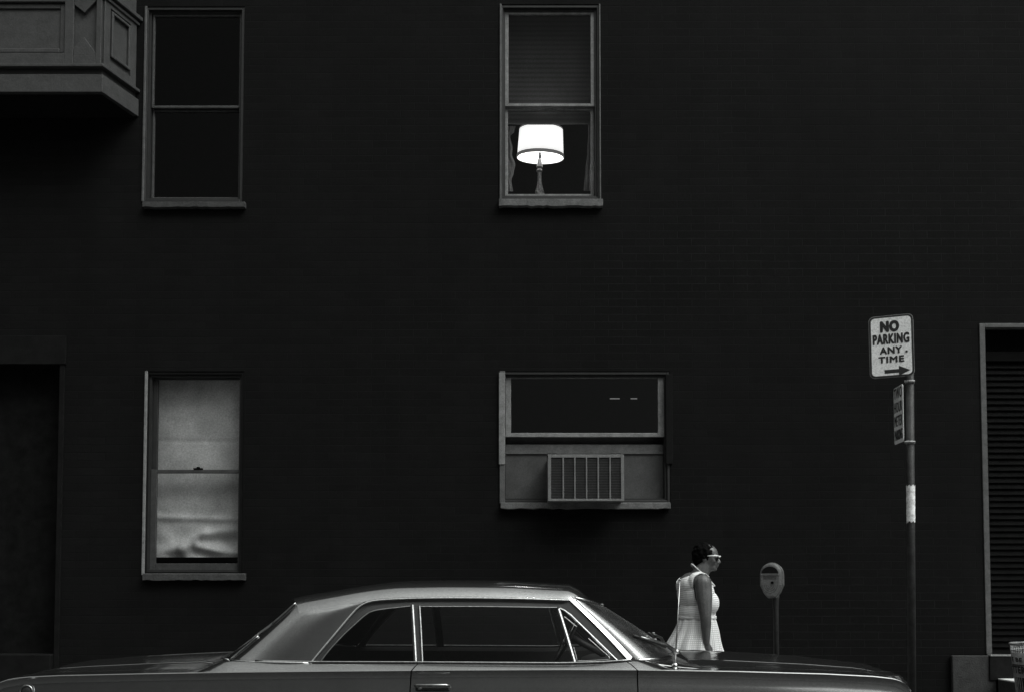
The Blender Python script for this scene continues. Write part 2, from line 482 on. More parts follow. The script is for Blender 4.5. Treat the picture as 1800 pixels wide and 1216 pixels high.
LAMP_MID = (az(277, 10.56) + az(229, 10.56)) / 2 - az(338, 10.56)
BRICK, MORTAR = .0047, .0165
M = {
    'inner_dim': mat('shaded_door', .0075, .9, amp=.4, spec=.05),
    'post': mat('meter_post', .02, .6, metal=.2, amp=.5, scale=20, bump=.2),
    'frame_low': mat('dim_window_frame', .05, .6, amp=.35, scale=14),
    'sash_grey': mat('grey_sash', .04, .6, amp=.3, scale=14),  # paler than the sash above it
    'brick': mat_brick(),
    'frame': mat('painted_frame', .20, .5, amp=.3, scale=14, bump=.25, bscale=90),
    'frame_mid': mat('mid_tone_frame', .085, .6, amp=.3, scale=14, bump=.2),  # middle tone of the frame colour
    'frame_dark': mat('dark_frame', .016, .6, amp=.3, scale=14),  # dark frame colour; on casings and stops it stands in for shade
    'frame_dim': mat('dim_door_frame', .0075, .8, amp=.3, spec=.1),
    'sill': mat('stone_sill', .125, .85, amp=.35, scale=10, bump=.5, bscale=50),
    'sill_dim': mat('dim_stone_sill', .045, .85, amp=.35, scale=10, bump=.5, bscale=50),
    'dark': mat('dark_interior', .012, .9, amp=.3, spec=.05),
    'black': mat('black_gap', .004, .9, spec=.05),
    'bay': mat('bay_paint', .050, .6, amp=.22, scale=10, bump=.2, bscale=40),
    'pane': mat_glass('window_pane'),
    'shade': mat_translucent('window_shade', .58, .2, lo=.72, hi=1.18),
    'blind': mat_translucent('upper_blind', .045, .5, stripes=.05),
    'curtain': mat_translucent('curtain_fabric', .22, .35),
    'lamp': mat_emit('lit_lamp_shade', (1, 1, .99, 1), 1.25, falloff=.19),
    'bulb': mat_emit('lit_bulb', (1, 1, .985, 1), 120),
    'tube': mat_emit('glow_bar', (1, 1, 1, 1), .16),
    'lamp_trim': mat_emit('lamp_trim', (1, 1, .985, 1), .09, .2),  # trim given a faint glow in place of lamplight on it
    'lamp_base': mat('carved_lamp_base', .15, .55, amp=.7, scale=40, bump=.4),
    'ac': mat('conditioner_casing', .17, .45, amp=.2, bump=.1),
    'ac_panel': mat('filler_panel', .055, .7, amp=.25, scale=6),
    'ac_dark': mat('conditioner_fins', .008, .6),
    'paint': mat('car_paint', .30, .14, metal=.95, coat=.3, amp=.08, scale=3, bump=.02, bscale=500, coat_rough=.04, grain=.3, gscale=190),
    'chrome': mat('chrome', .8, .12, metal=1, amp=.08, scale=30),
    'chrome_dull': mat('dull_chrome', .42, .28, metal=1, amp=.2, scale=30),
    'rubber': mat('black_rubber', .02, .6),
    'inner': mat('car_interior', .02, .8, spec=.2),
    'inner_mid': mat('car_dash', .05, .5),
    'cglass': mat_glass('car_glass', tint=.72),
    'wglass': mat_windshield(),
    'skin': mat('dark_skin', .108, .38, amp=.2, scale=12),
    'hair': mat('black_hair', .004, .8, amp=.4, scale=60, bump=.6, bscale=120, spec=.05),
    'white': mat('white_plastic', .8, .35, amp=.05),
    'lens': mat('dark_lens', .01, .15),
    'bodice': mat_cloth('checked_bodice', .62, .95, 'bands', .016, .3),
    'skirt': mat_cloth('checked_skirt', .62, .95, 'check', .018, .35),
    'shoe': mat('dark_shoe', .02, .5),
    'sign': mat('sign_enamel', .9, .45, amp=.1, scale=12),
    'sign_black': mat('sign_black', .015, .6),
    'sign_edge': mat('sign_rim', .2, .5),
    'pole': mat('galvanised_pole', .03, .6, metal=.2, amp=.6, scale=12, bump=.3),
    'paper': mat('pasted_paper', .85, .8, amp=.4, scale=25),
    'meter': mat('meter_housing', .24, .34, metal=.6, amp=.25, scale=30, bump=.15),
    'meter_face': mat('meter_face', .11, .5, metal=.2, amp=.35, scale=60),
    'stone': mat('stoop_stone', .032, .85, amp=.5, scale=9, bump=.5, bscale=60),
    'tread': mat('pale_tread', .72, .8, amp=.2, scale=12, bump=.3),  # much paler than the riser stone
    'bin': mat('bin_wire', .25, .5, metal=.3, amp=.5, scale=30),
    'bin_plate': mat('bin_plate', .28, .6, amp=.3, scale=25),
    'asphalt': mat('asphalt', .05, .9, amp=.3, scale=30, bump=.6, bscale=200),
    'concrete': mat('concrete', .12, .9, amp=.25, scale=6, bump=.4, bscale=120),
    'shutter': mat('dark_shutter', .005, .8, amp=.3, spec=.05),
}


def text_mesh(b, s, o, ux, uy, w, h, bold=.03, bend=None):
    """heavy lettering fitted to w x h, lower-left corner at o; bend maps (x,y)->point when given"""
    cu = bpy.data.curves.new('lettering_curve', 'FONT')
    cu.body = s
    cu.size = 1
    cu.resolution_u = 4
    cu.space_character = 1.12
    ob = bpy.data.objects.new('lettering_curve', cu)
    COL.objects.link(ob)
    dg = bpy.context.evaluated_depsgraph_get()
    me = bpy.data.meshes.new_from_object(ob.evaluated_get(dg))
    xs = [v.co.x for v in me.vertices]; ys = [v.co.y for v in me.vertices]
    x0, x1, y0, y1 = min(xs), max(xs), min(ys), max(ys)
    t = bold * h            # stroke growth
    n = 0
    for dx_, dy_ in ((0, 0), (-1, 0), (1, 0), (0, -1), (0, 1), (-.7, -.7), (.7, -.7), (-.7, .7), (.7, .7)):
        vs = []
        n += 1
        for v in me.vertices:
            a = t + (v.co.x - x0) / (x1 - x0) * (w - 2 * t) + dx_ * t
            c = t + (v.co.y - y0) / (y1 - y0) * (h - 2 * t) + dy_ * t
            if bend: vs.append(bend(a, c, n * .00012))
            else: vs.append(Vector(o) + Vector(ux) * a + Vector(uy) * c + Vector(ux).cross(Vector(uy)) * (n * .00012))
        b.add(vs, [tuple(p.vertices) for p in me.polygons])
    bpy.data.objects.remove(ob)
    bpy.data.curves.remove(cu)
    bpy.data.meshes.remove(me)


# ------------------------------------------------------------------ ground
CURB = 7.42
b = MB(); b.add([(-400, -300, 0), (400, -300, 0), (400, 400, 0), (-400, 400, 0)], [(0, 1, 2, 3)])
tag(b.build('road', M['asphalt']), kind='structure')
b = MB(); b.box(-40, 40, CURB + .16, 9.995, .004, .15)
tag(b.build('sidewalk', M['concrete'], bevel=.01), kind='structure')
b = MB(); b.box(-40, 40, CURB, CURB + .157, .004, .154)
tag(b.build('kerb', M['concrete'], bevel=.02), kind='structure')

# ------------------------------------------------------------------ building
YW = 10.0
bld = thing('brick_building', 'black brick apartment building with painted windows, a corner bay and two doorways', 'building', (0, YW, 0))


def rect(px0, px1, py0, py1, Y=YW):
    """photo rectangle -> x0,x1,z0,z1 on plane Y"""
    pm = (py0 + py1) / 2
    return ax(px0, pm, Y), ax(px1, pm, Y), az(py1, Y), az(py0, Y)


W1 = rect(253, 428, 12, 355)
W2 = rect(879, 1055, 8, 351)
W3 = rect(253, 427, 652, 1010)
W4 = rect(879, 1178, 652, 884)
D1 = (ax(-190, 900, YW), ax(107, 900, YW), .154, az(640, YW))
D2 = (ax(1733, 860, YW), ax(1733, 860, YW) + 1.7, az(1149, YW), az(569, YW))
holes = [W1, W2, W3, W4, D1, D2]
xs = sorted({-14, 14, *[h[0] for h in holes], *[h[1] for h in holes]})
zs = sorted({0.0, 10.5, *[h[2] for h in holes], *[h[3] for h in holes]})
b = MB()
TH = .3
for i in range(len(xs) - 1):
    for k in range(len(zs) - 1):
        mx_, mz_ = (xs[i] + xs[i + 1]) / 2, (zs[k] + zs[k + 1]) / 2
        if any(h[0] < mx_ < h[1] and h[2] < mz_ < h[3] for h in holes): continue
        b.add([(xs[i], YW, zs[k]), (xs[i + 1], YW, zs[k]), (xs[i + 1], YW, zs[k + 1]), (xs[i], YW, zs[k + 1])], [(0, 1, 2, 3)])
for h in holes:   # reveals
    x0, x1, z0, z1 = h
    a = [(x0, z0), (x1, z0), (x1, z1), (x0, z1)]
    for k in range(4):
        p, q = a[k], a[(k + 1) % 4]
        b.add([(p[0], YW, p[1]), (q[0], YW, q[1]), (q[0], YW + TH, q[1]), (p[0], YW + TH, p[1])], [(0, 1, 2, 3)])
wall = b.build('wall', M['brick'], bld, fixn=False)


def room(h, parent, d=2.2):
    x0, x1, z0, z1 = h
    x0 -= .6; x1 += .6; z0 -= .3; z1 += .4
    y0, y1 = YW + TH, YW + TH + d
    b = MB()
    b.add([(x0, y0, z0), (x1, y0, z0), (x1, y1, z0), (x0, y1, z0), (x0, y0, z1), (x1, y0, z1), (x1, y1, z1), (x0, y1, z1)],
          [(0, 1, 2, 3), (4, 7, 6, 5), (1, 5, 6, 2), (2, 6, 7, 3), (3, 7, 4, 0)])
    # front of the room around the opening
    hx0, hx1, hz0, hz1 = h
    for q in ((x0, hx0, z0, z1), (hx1, x1, z0, z1), (hx0, hx1, z0, hz0), (hx0, hx1, hz1, z1)):
        b.add([(q[0], y0, q[2]), (q[1], y0, q[2]), (q[1], y0, q[3]), (q[0], y0, q[3])], [(0, 1, 2, 3)])
    return b.build('room', M['dark'], parent, fixn=False)


def frame_ring(b, x0, x1, z0, z1, wl, wr, wt, wb, y0, y1):
    b.box(x0, x0 + wl, y0, y1, z0, z1)
    b.box(x1 - wr, x1, y0, y1, z0, z1)
    b.box(x0 + wl, x1 - wr, y0 + .001, y1, z1 - wt, z1)
    b.box(x0 + wl, x1 - wr, y0 + .001, y1, z0, z0 + wb)


PXM = YW / F    # metres per photo pixel on the wall


def dbl_hung(h, label, casing_m, beads):
    """window (casing) > stop, bead, sash, pane, sill"""
    x0, x1, z0, z1 = h
    b = MB()
    frame_ring(b, x0 + .002, x1 - .002, z0 + .002, z1 - .002, .028, .028, .03, .03, YW + .006, YW + .16)
    w = b.build('window', casing_m, bld, bevel=.004, label=label)  # casing colour is dark to carry the shade of the opening
    # stop strip, coloured dark for the shade between casing and storm frame
    b = MB()
    frame_ring(b, x0 + .0305, x1 - .0305, z0 + .0325, z1 - .0325, .022, .022, .02, .02, YW + .035, YW + .15)
    b.build('stop', M['frame_dark'], w)
    for sd_, wd_, m_ in beads:  # bright strips paint the light caught along the casing edges
        b = MB()
        if sd_ == 'l': b.box(x0 - .004, x0 + wd_, YW - .014, YW + .004, z0, z1)
        elif sd_ == 'r': b.box(x1 - wd_, x1 + .004, YW - .014, YW + .004, z0, z1)
        elif sd_ == 'b': b.box(x0 + .04, x1 - .03, YW - .016, YW + .004, z0, z0 + wd_)
        b.build('bead', m_, w, bevel=.004)
    return w


def sash(parent, x0, x1, z0, z1, wl, wr, wt, wb, y, m, name='sash', th=.035, label=None):
    b = MB()
    frame_ring(b, x0, x1, z0, z1, wl, wr, wt, wb, y, y + th)
    s = b.build(name, m, parent, bevel=.004, label=label)
    b = MB()
    yp = y + th * .55
    b.add([(x0 + wl, yp, z0 + wb), (x1 - wr, yp, z0 + wb), (x1 - wr, yp, z1 - wt), (x0 + wl, yp, z1 - wt)], [(0, 1, 2, 3)])
    b.build('pane', M['pane'], parent, fixn=False)
    return s


def sill(parent, px0, px1, py0, py1, m, out=.06):
    x0, x1, z0, z1 = rect(px0, px1, py0, py1, YW - out)
    b = MB()
    n = 26
    rows = []
    rnd = random.Random(px0)
    # uneven worn lower edge
    for i in range(n + 1):
        x = x0 + (x1 - x0) * i / n
        dz = rnd.uniform(-.006, .005)
        rows.append([(x, YW - out, z1), (x, YW - out, z0 + dz), (x, YW + .02, z0 + dz), (x, YW + .1, z1 + .012), (x, YW - out + .01, z1 + .004)])
    b.grid(rows, close=True)
    nn = 5
    b.f.append(tuple(range(nn))); b.f.append(tuple(n * nn + k for k in range(nn))[::-1])
    return b.build('sill', m, parent, bevel=.003)


# --- upper left window
w1 = dbl_hung(W1, 'dark upper window at the left, beside the bay', M['frame_dark'], [('l', .02, M['frame_mid'])])
x0, x1, z0, z1 = rect(263, 423, 20, 345)
zm = az(184, YW)
yy = YW + .05
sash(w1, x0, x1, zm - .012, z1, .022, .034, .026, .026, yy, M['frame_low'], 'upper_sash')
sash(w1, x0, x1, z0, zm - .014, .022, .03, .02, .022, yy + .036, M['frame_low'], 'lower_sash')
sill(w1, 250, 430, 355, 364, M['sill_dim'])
room(W1, w1)

# --- lamp window
w2 = dbl_hung(W2, 'tall upper window with the lit lamp behind it', M['frame_dark'], [('l', .015, M['frame_mid']), ('r', .011, M['frame_mid'])])
x0, x1, z0, z1 = rect(887, 1046, 15, 341)
zm = az(181, YW)
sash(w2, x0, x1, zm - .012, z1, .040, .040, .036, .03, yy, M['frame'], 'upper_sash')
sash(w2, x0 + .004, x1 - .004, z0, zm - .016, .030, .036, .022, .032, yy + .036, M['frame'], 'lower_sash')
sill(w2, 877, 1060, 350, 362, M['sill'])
room(W2, w2)

# --- lower left window with the drawn shade
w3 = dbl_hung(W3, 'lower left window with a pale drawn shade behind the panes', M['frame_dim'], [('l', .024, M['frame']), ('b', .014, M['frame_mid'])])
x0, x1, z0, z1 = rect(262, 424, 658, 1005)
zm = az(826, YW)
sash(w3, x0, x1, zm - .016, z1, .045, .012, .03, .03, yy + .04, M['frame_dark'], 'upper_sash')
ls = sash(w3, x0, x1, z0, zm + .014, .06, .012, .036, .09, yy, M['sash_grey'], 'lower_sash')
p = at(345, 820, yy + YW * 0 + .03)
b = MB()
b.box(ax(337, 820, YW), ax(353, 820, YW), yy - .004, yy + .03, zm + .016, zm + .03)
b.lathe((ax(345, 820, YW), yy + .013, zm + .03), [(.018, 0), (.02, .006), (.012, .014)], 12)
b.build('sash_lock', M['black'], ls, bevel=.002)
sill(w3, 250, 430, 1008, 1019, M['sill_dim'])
room(W3, w3)

# --- air-conditioner window
w4 = dbl_hung(W4, 'wide lower window boarded around an air conditioner', M['frame_dark'], [('l', .05, M['frame_mid'])])
x0, x1, z0, z1 = rect(888.5, 1169, 657, 766)
sash(w4, x0, x1, z0, z1, .056, .065, .03, .042, yy, M['frame'], 'upper_sash')
x0, x1, z0, z1 = rect(888.5, 1169, 778, 795)
b = MB(); b.box(x0, x1, yy + .05, yy + .085, z0, z1); b.build('lower_sash', M['frame_mid'], w4, bevel=.004)
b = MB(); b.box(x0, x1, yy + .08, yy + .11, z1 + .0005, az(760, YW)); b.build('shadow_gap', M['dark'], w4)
for a_, c_ in ((888.5, 962), (1099, 1169)):
    x0, x1, z0, z1 = rect(a_, c_, 795.5, 884)
    b = MB(); b.box(x0, x1, yy + .065, yy + .085, z0, z1 - .001); b.build('filler_panel', M['ac_panel'], w4)
sill(w4, 880, 1179, 883, 893, M['sill'], out=.07)
b = MB(); x0, x1, z0, z1 = rect(1170, 1182, 658, 815)   # right jamb trim, its shade put into the dark colour
b.box(x0, x1, YW - .018, YW - .003, z0, z1); b.build('trim_strip', M['frame_dim'], w4, bevel=.004)
x0, x1, z0, z1 = rect(877, 888, 655, 816)
b = MB(); b.box(x0, x1, YW - .024, YW - .0145, z0, z1); b.build('trim_strip', M['frame'], w4, bevel=.004)  # left jamb trim coloured bright, as if lit from the right
room((W4[0], W4[1], W4[2], W4[3]), w4)

# --- left doorway
x0, x1, z0, z1 = D1
dd = MB(); dd.box(x1 - .035, x1 + .015, YW - .02, YW + .1, z0, z1); dw = dd.build('doorway', M['frame_dim'], bld, bevel=.004, label='dim doorway at the left under a pale lintel')
q = rect(-200, 115, 590, 640, YW - .03)
b = MB(); b.box(q[0], q[1], YW - .03, YW - .001, q[2] + .002, q[3]); b.build('lintel', M['frame_dim'], dw, bevel=.004)
b = MB(); b.box(x0, x1 - .037, YW + .2, YW + .24, z0, z1); b.build('door', M['inner_dim'], dw)
b = MB(); b.box(x0, x1 - .037, YW - .08, YW + .19, z0 + .001, az(1150, YW - .08)); b.build('doorstep', M['frame_dim'], dw, bevel=.008)

# --- right doorway
x0, x1, z0, z1 = D2
b = MB()
jw = 10 * PXM
b.box(x0 - .035, x0 - .035 + jw, YW - .012, YW + .08, z0, z1)
b.box(x0 - .035 + jw + .0005, x1 + .02, YW - .010, YW + .08, z1 - .042, z1 + .002)
b.box(x1 + .02, x1 + .02 + jw, YW - .012, YW + .08, z0, z1)
d2 = b.build('doorway', M['frame_mid'], bld, bevel=.005, label='right doorway with a pale painted frame over a stone stoop')
b = MB()
zt = az(636, YW + .12)
nsl = 48
for i in range(nsl):
    za = z0 + (zt - z0) * i / nsl
    zb = z0 + (zt - z0) * (i + 1) / nsl
    b.add([(x0 + .03, YW + .12, za), (x1, YW + .12, za), (x1, YW + .145, zb), (x0 + .03, YW + .145, zb)], [(0, 1, 2, 3)])
    b.add([(x0 + .03, YW + .145, zb), (x1, YW + .145, zb), (x1, YW + .12, zb + .001), (x0 + .03, YW + .12, zb + .001)], [(0, 1, 2, 3)])
b.build('slatted_door', M['shutter'], d2, fixn=False)
b = MB(); b.box(x0 + .03, x1, YW + .1, YW + .2, zt + .004, az(650, YW + .1) + .19); b.build('transom_bar', M['shutter'], d2, bevel=.004)
b = MB(); b.box(x0, x1, YW + .26, YW + .28, z0, z1); b.build('door', M['dark'], d2)
b = MB(); b.box(x0 - .03, x1 + .05, YW - .07, YW + .25, z0 - .25, z0 - .018); b.build('threshold', M['dark'], d2)
b = MB(); b.box(x0 - .028, x1 + .05, YW - .078, YW + .09, z0 - .0175, z0 - .001); b.build('threshold_nosing', M['frame'], d2, bevel=.006)

# --- bay window (upper left)
YB = 9.49
bx1 = ax(181, 90, YB)
wx1 = ax(244, 190, YW)
bx0 = bx1 - 2.6
wx0 = bx0 - (wx1 - bx1)
zf0, zf1 = az(162, YB), az(131, YB)
zl0, zl1 = az(118, YB), az(112.5, YB)
ztop = 8.2
bay_plan = lambda o: [(wx0 - o, YW - .002), (bx0 - o * .6, YB - o), (bx1 + o * .6, YB - o), (wx1 + o, YW - .002)]


def plan_prism(b, o, z0, z1):
    p = bay_plan(o)
    n = len(p)
    b.add([(x, y, z0) for x, y in p] + [(x, y, z1) for x, y in p],
          [tuple(range(n)), tuple(range(n, 2 * n))] + [(k, (k + 1) % n, (k + 1) % n + n, k + n) for k in range(n)])


b = MB()
plan_prism(b, -.042, zl1 + .0005, ztop)
bay = b.build('bay_window', M['bay'], bld, label='painted panelled bay jutting from the wall at upper left')
b = MB(); plan_prism(b, 0, zf0, zf1); b.build('fascia', M['bay'], bay, bevel=.004)
b = MB(); plan_prism(b, -.035, zf1 + .0005, zl0 - .0005); b.build('cove', M['frame_dark'], bay)
b = MB(); plan_prism(b, .012, zl0, zl1); b.build('ledge_moulding', M['bay'], bay, bevel=.005)
b = MB(); plan_prism(b, -.05, zf0 - .012, zf0 - .0005); b.build('soffit', M['dark'], bay)  # shade under the bay is put into this dark colour


def bay_frame(b, o, ux, uz, x0, x1, z0, z1, wd, out, ns):
    """raised rails (stiles and rails) round a recessed field, in the (ux, uz) plane"""
    o, ux, uz, ns = map(Vector, (o, ux, uz, ns))
    for (a0, a1, c0, c1) in ((x0, x0 + wd, z0, z1), (x1 - wd, x1, z0, z1), (x0 + wd, x1 - wd, z0, z0 + wd), (x0 + wd, x1 - wd, z1 - wd, z1)):
        c = o + ux * ((a0 + a1) / 2) + uz * ((c0 + c1) / 2) + ns * (out / 2)
        b.obox(c, ux, ns, uz, (a1 - a0) / 2, out / 2, (c1 - c0) / 2)


FB = YB + .042
b = MB()
zA, zB = zl1 + .001, ztop
X = lambda px, py=60: ax(px, py, FB - .042)
Z = lambda py: az(py, FB - .042)
fp = 40e-3
# stiles and rails left proud of the recesses
bxs = bx1 - .022
for (a, c, e, f) in ((X(113), X(129), zA, zB), (X(168.5), bxs, zA, zB), (bx0 + .02, X(113) - .0005, zA, Z(93)),
                     (X(129) + .0005, X(168.5) - .0005, zA, Z(97)), (bx0 + .02, X(113) - .0005, Z(3), Z(-30)), (bx0 + .02, bx0 + .3, Z(93) + .0005, Z(3) - .0005)):
    b.box(a, c, FB - fp, FB - .0005, e, f)
b.build('panel_rails', M['bay'], bay, bevel=.004)
b = MB()  # bevelled slip inside the big panel
bay_frame(b, (0, FB - .0005, 0), (1, 0, 0), (0, 0, 1), bx0 + .32, X(111), Z(90.5), Z(5), .045, .016, (0, -1, 0))
b.build('panel_slip', M['bay'], bay, bevel=.012)
b = MB()  # ribbon cut-out: swallow-tail pieces top and bottom
dx = lambda px: X(px)
tri_b = [(dx(129.5), Z(97)), (dx(168), Z(97)), (dx(168), Z(93)), (dx(147.5), Z(65)), (dx(129.5), Z(84))]
tri_t = [(dx(129.5), Z(-20)), (dx(129.5), Z(8)), (dx(147.5), Z(22)), (dx(168), Z(0)), (dx(168), Z(-20))]
for t in (tri_b, tri_t):
    b = MB(); b.prism(t, (0, FB - .0008, 0), (1, 0, 0), (0, 0, 1), (0, -1, 0), .036)
    b.build('swallowtail_cut', M['bay'], bay, bevel=.003)
# side face rails
A = Vector((bx1 - .026, FB, 0)); Bq = Vector((wx1 - .042, YW - .004, 0))
us = (Bq - A); Ls = us.length; us.normalize()
ns = Vector((us.y, -us.x, 0))
b = MB()
bay_frame(b, A, us, (0, 0, 1), .005, Ls - .01, zA + .002, Z(-12), .085, .02, ns)
b.build('side_rails', M['bay'], bay, bevel=.004)
b = MB()
bay_frame(b, A, us, (0, 0, 1), .105, Ls - .105, Z(88), Z(6), .03, .03, ns)
b.build('side_panel_moulding', M['bay'], bay, bevel=.008)
b = MB(); plan_prism(b, .03, Z(-13), Z(-20)); plan_prism(b, .0, Z(-5), Z(-11)); b.build('cornice', M['bay'], bay, bevel=.006)

# ------------------------------------------------------------------ shade, lamp, curtains, blind, streak
YSH = YW + .215
smooth_ = lambda t: math.exp(-t / .1)
q = rect(259, 428, 650, 979, YSH)
b = MB()
rows = []
nz, nx = 110, 60


def fold(s, t, s0, t0, s1, t1, wd):
    """ridge profile along a segment in shade coordinates"""
    dx, dy = s1 - s0, (t1 - t0) * 2.1
    px_, py_ = s - s0, (t - t0) * 2.1
    u = max(0, min(1, (px_ * dx + py_ * dy) / (dx * dx + dy * dy)))
    d = math.hypot(px_ - dx * u, py_ - dy * u)
    return math.exp(-(d / wd) ** 2)


for i in range(nz + 1):
    t = i / nz
    row = []
    for k in range(nx + 1):
        s = k / nx
        z = q[2] + (q[3] - q[2]) * t
        x = q[0] + (q[1] - q[0]) * s
        y = YSH + .004 * math.sin(s * 9 + t * 3) + .003 * math.sin(t * 21 + s * 2)
        if t < .34:    # crumpled foot of the shade
            y -= 0.021 * fold(s, t, -.1, .215, 1.1, .20, .035) + .03 * smooth_(t)
            y -= .05 * fold(s, t, .40, .05, .62, .125, .06) + 0.027 * fold(s, t, .62, .125, 1.05, .15, .05)
            y -= .05 * fold(s, t, .55, .055, 1.05, .015, .05) + .04 * fold(s, t, -.05, .02, .4, .045, .07)
            y += 0.027 * fold(s, t, .68, .08, 1.0, .09, .06)
            y -= .012 * math.sin(s * 17 + t * 40) * math.exp(-t / .12)
        y += .006 * fold(s, t, 0, .62, 1, .615, .02)
        row.append((x, min(y, YSH + .06), z))
    rows.append(row)
b.grid(rows)
sh = b.build('window_shade', M['shade'], None, smooth=True, fixn=False)
tag(sh, 'pale drawn window shade, crumpled at its foot, behind the lower left window', 'shade')

LY = 10.56
lp = at(950, 338, LY)
lamp = thing('table_lamp', 'lit table lamp with a white drum shade and turned base in the upper window', 'lamp', lp)
zb_, zt_ = az(277, LY), az(229, LY)
rb = 41.5 * LY / F; rt = 38.5 * LY / F
cxl = ax(950.5, 250, LY)
SHC = Vector((cxl, LY, (zb_ + zt_) / 2))
SHR = Matrix.Rotation(R(9.5), 3, 'X') @ Matrix.Rotation(R(1.5), 3, 'Y')   # the shade sits a little crooked


def shade_ring(name, prof, m, th):
    b = MB()
    b.lathe((0, 0, 0), prof, 64, cap=False)
    b.v = [SHC + SHR @ (v - Vector((0, 0, SHC.z))) for v in b.v]
    return b.build(name, m, lamp, smooth=True, fixn=False, solid=th)


shade_ring('lamp_shade', [(rb, zb_ + .0), (rt, zt_)], M['lamp'], .003)
shade_ring('lower_trim', [(rb + .003, zb_), (rb + .005, zb_ + .012), (rb + .004, zb_ + .030), (rb + .002, zb_ + .036)], M['lamp_trim'], .004)
shade_ring('upper_trim', [(rt + .002, zt_ - .01), (rt + .003, zt_ - .003), (rt + .001, zt_ + .004)], M['lamp_trim'], .003)
b = MB()
zz = lambda py: az(py, LY)
z0l = zz(345) - .0
pr = [(.075, z0l - .05), (.06, z0l - .02), (.047, zz(338)), (.040, zz(333)), (.028, zz(326)), (.022, zz(318)), (.021, zz(306)), (.026, zz(303)), (.036, zz(301.5)), (.035, zz(300)),
      (.023, zz(298.5)), (.022, zz(297)), (.034, zz(295)), (.036, zz(293.5)), (.029, zz(291)), (.024, zz(286)), (.021, zz(281)), (.010, zz(279))]
b.lathe((ax(948.5, 300, LY), LY, 0), pr, 24)
lb = b.build('lamp_base', M['lamp_base'], lamp, smooth=True)
b = MB(); b.lathe((cxl - .01, LY, 0), [(.012, zz(279) + .001), (.02, zz(276)), (.014, zz(273)), (.016, zz(269))], 16)
b.tube([(cxl - .04, LY, zz(274)), (cxl + .03, LY, zz(274))], .004, 6)
b.build('socket', M['frame_dark'], lamp, smooth=True)
b = MB(); b.lathe((cxl - .01, LY, zz(255)), [(.004, -.07), (.02, -.05), (.035, -.015), (.038, .01), (.03, .035), (.01, .05)], 16)
b.build('bulb', M['bulb'], lamp, smooth=True)
# little table it stands on
tp = z0l - .052
tb = thing('side_table', 'low dark table under the lit lamp, behind the window rail', 'table', (cxl, LY + .1, W2[2] - .3))
b = MB(); b.box(cxl - .4, cxl + .4, LY - .12, LY + .34, tp - .03, tp - .001); b.build('tabletop', M['dark'], tb, bevel=.004)
for sx in (-.36, .36):
    for sy in (-.08, .3):
        b = MB(); b.tube([(cxl + sx, LY + sy, tp - .031), (cxl + sx, LY + sy, W2[2] - .3)], .02, 8); b.build('leg', M['dark'], tb)


def curtain(edge, side, label):
    """edge: list of (px,py) of the free edge; side: px of the fixed edge"""
    b = MB()
    rows = []
    n = 40
    for i in range(n + 1):
        t = i / n
        py = edge[0][1] + (edge[-1][1] - edge[0][1]) * t
        for j in range(len(edge) - 1):
            if edge[j][1] <= py <= edge[j + 1][1] + 1e-6:
                f = (py - edge[j][1]) / (edge[j + 1][1] - edge[j][1])
                f = f * f * (3 - 2 * f)
                pe = edge[j][0] + (edge[j + 1][0] - edge[j][0]) * f
                break
        row = []
        for k in range(15):
            s = k / 14
            px = side + (pe - side) * s
            Y = YW + .235 + .02 * math.sin(s * 13 + t * 2) + .012 * math.sin(t * 17 + s * 4)
            row.append(at(px, py, Y))
        rows.append(row)
    b.grid(rows)
    o = b.build('curtain', M['curtain'], None, smooth=True, fixn=False)
    return tag(o, label, 'curtain', 'curtains at the lamp window')


curtain([(906, 222), (904, 232), (897, 240), (901, 262), (900, 272), (906, 290), (903, 304), (899, 318), (902, 337)], 884, 'gathered wavy curtain to the left of the lit lamp')
curtain([(1034, 219), (1034, 235), (1032, 270), (1029, 300), (1026, 336)], 1048, 'straight curtain hanging to the right of the lit lamp')

q = rect(884, 1050, 4, 217, YW + .19)
bl = thing('roller_blind', 'dark roller blind pulled halfway down above the lit lamp', 'blind', (ax(965, 100, YW), YW + .19, q[3]))
b = MB(); b.add([(q[0], YW + .19, q[2]), (q[1], YW + .19, q[2]), (q[1], YW + .19, q[3]), (q[0], YW + .19, q[3])], [(0, 1, 2, 3)])
b.build('blind_cloth', M['blind'], bl, fixn=False)
b = MB(); b.box(q[0], q[1], YW + .182, YW + .2, q[2] - .014, q[2] - .0005); b.build('hem_bar', M['frame_mid'], bl, bevel=.003)

tl = at(1072, 700, YW + 1.0); tr_ = at(1120, 700, YW + 1.0)  # ends of a short glowing streak
tube = thing('glow_streak', 'short faint glowing streak deep behind the wide lower window', 'light', (tl + tr_) / 2)
for f0_, f1_ in ((0, .36), (.76, 1)):
    b = MB(); b.tube([tl.lerp(tr_, f0_), tl.lerp(tr_, f1_)], .006, 8); b.build('glow_bar', M['tube'], tube)
b = MB(); b.box(tl.x, tr_.x, tl.y + .02, tl.y + .05, tl.z - .012, tl.z + .02); b.build('dark_backing', M['dark'], tube)

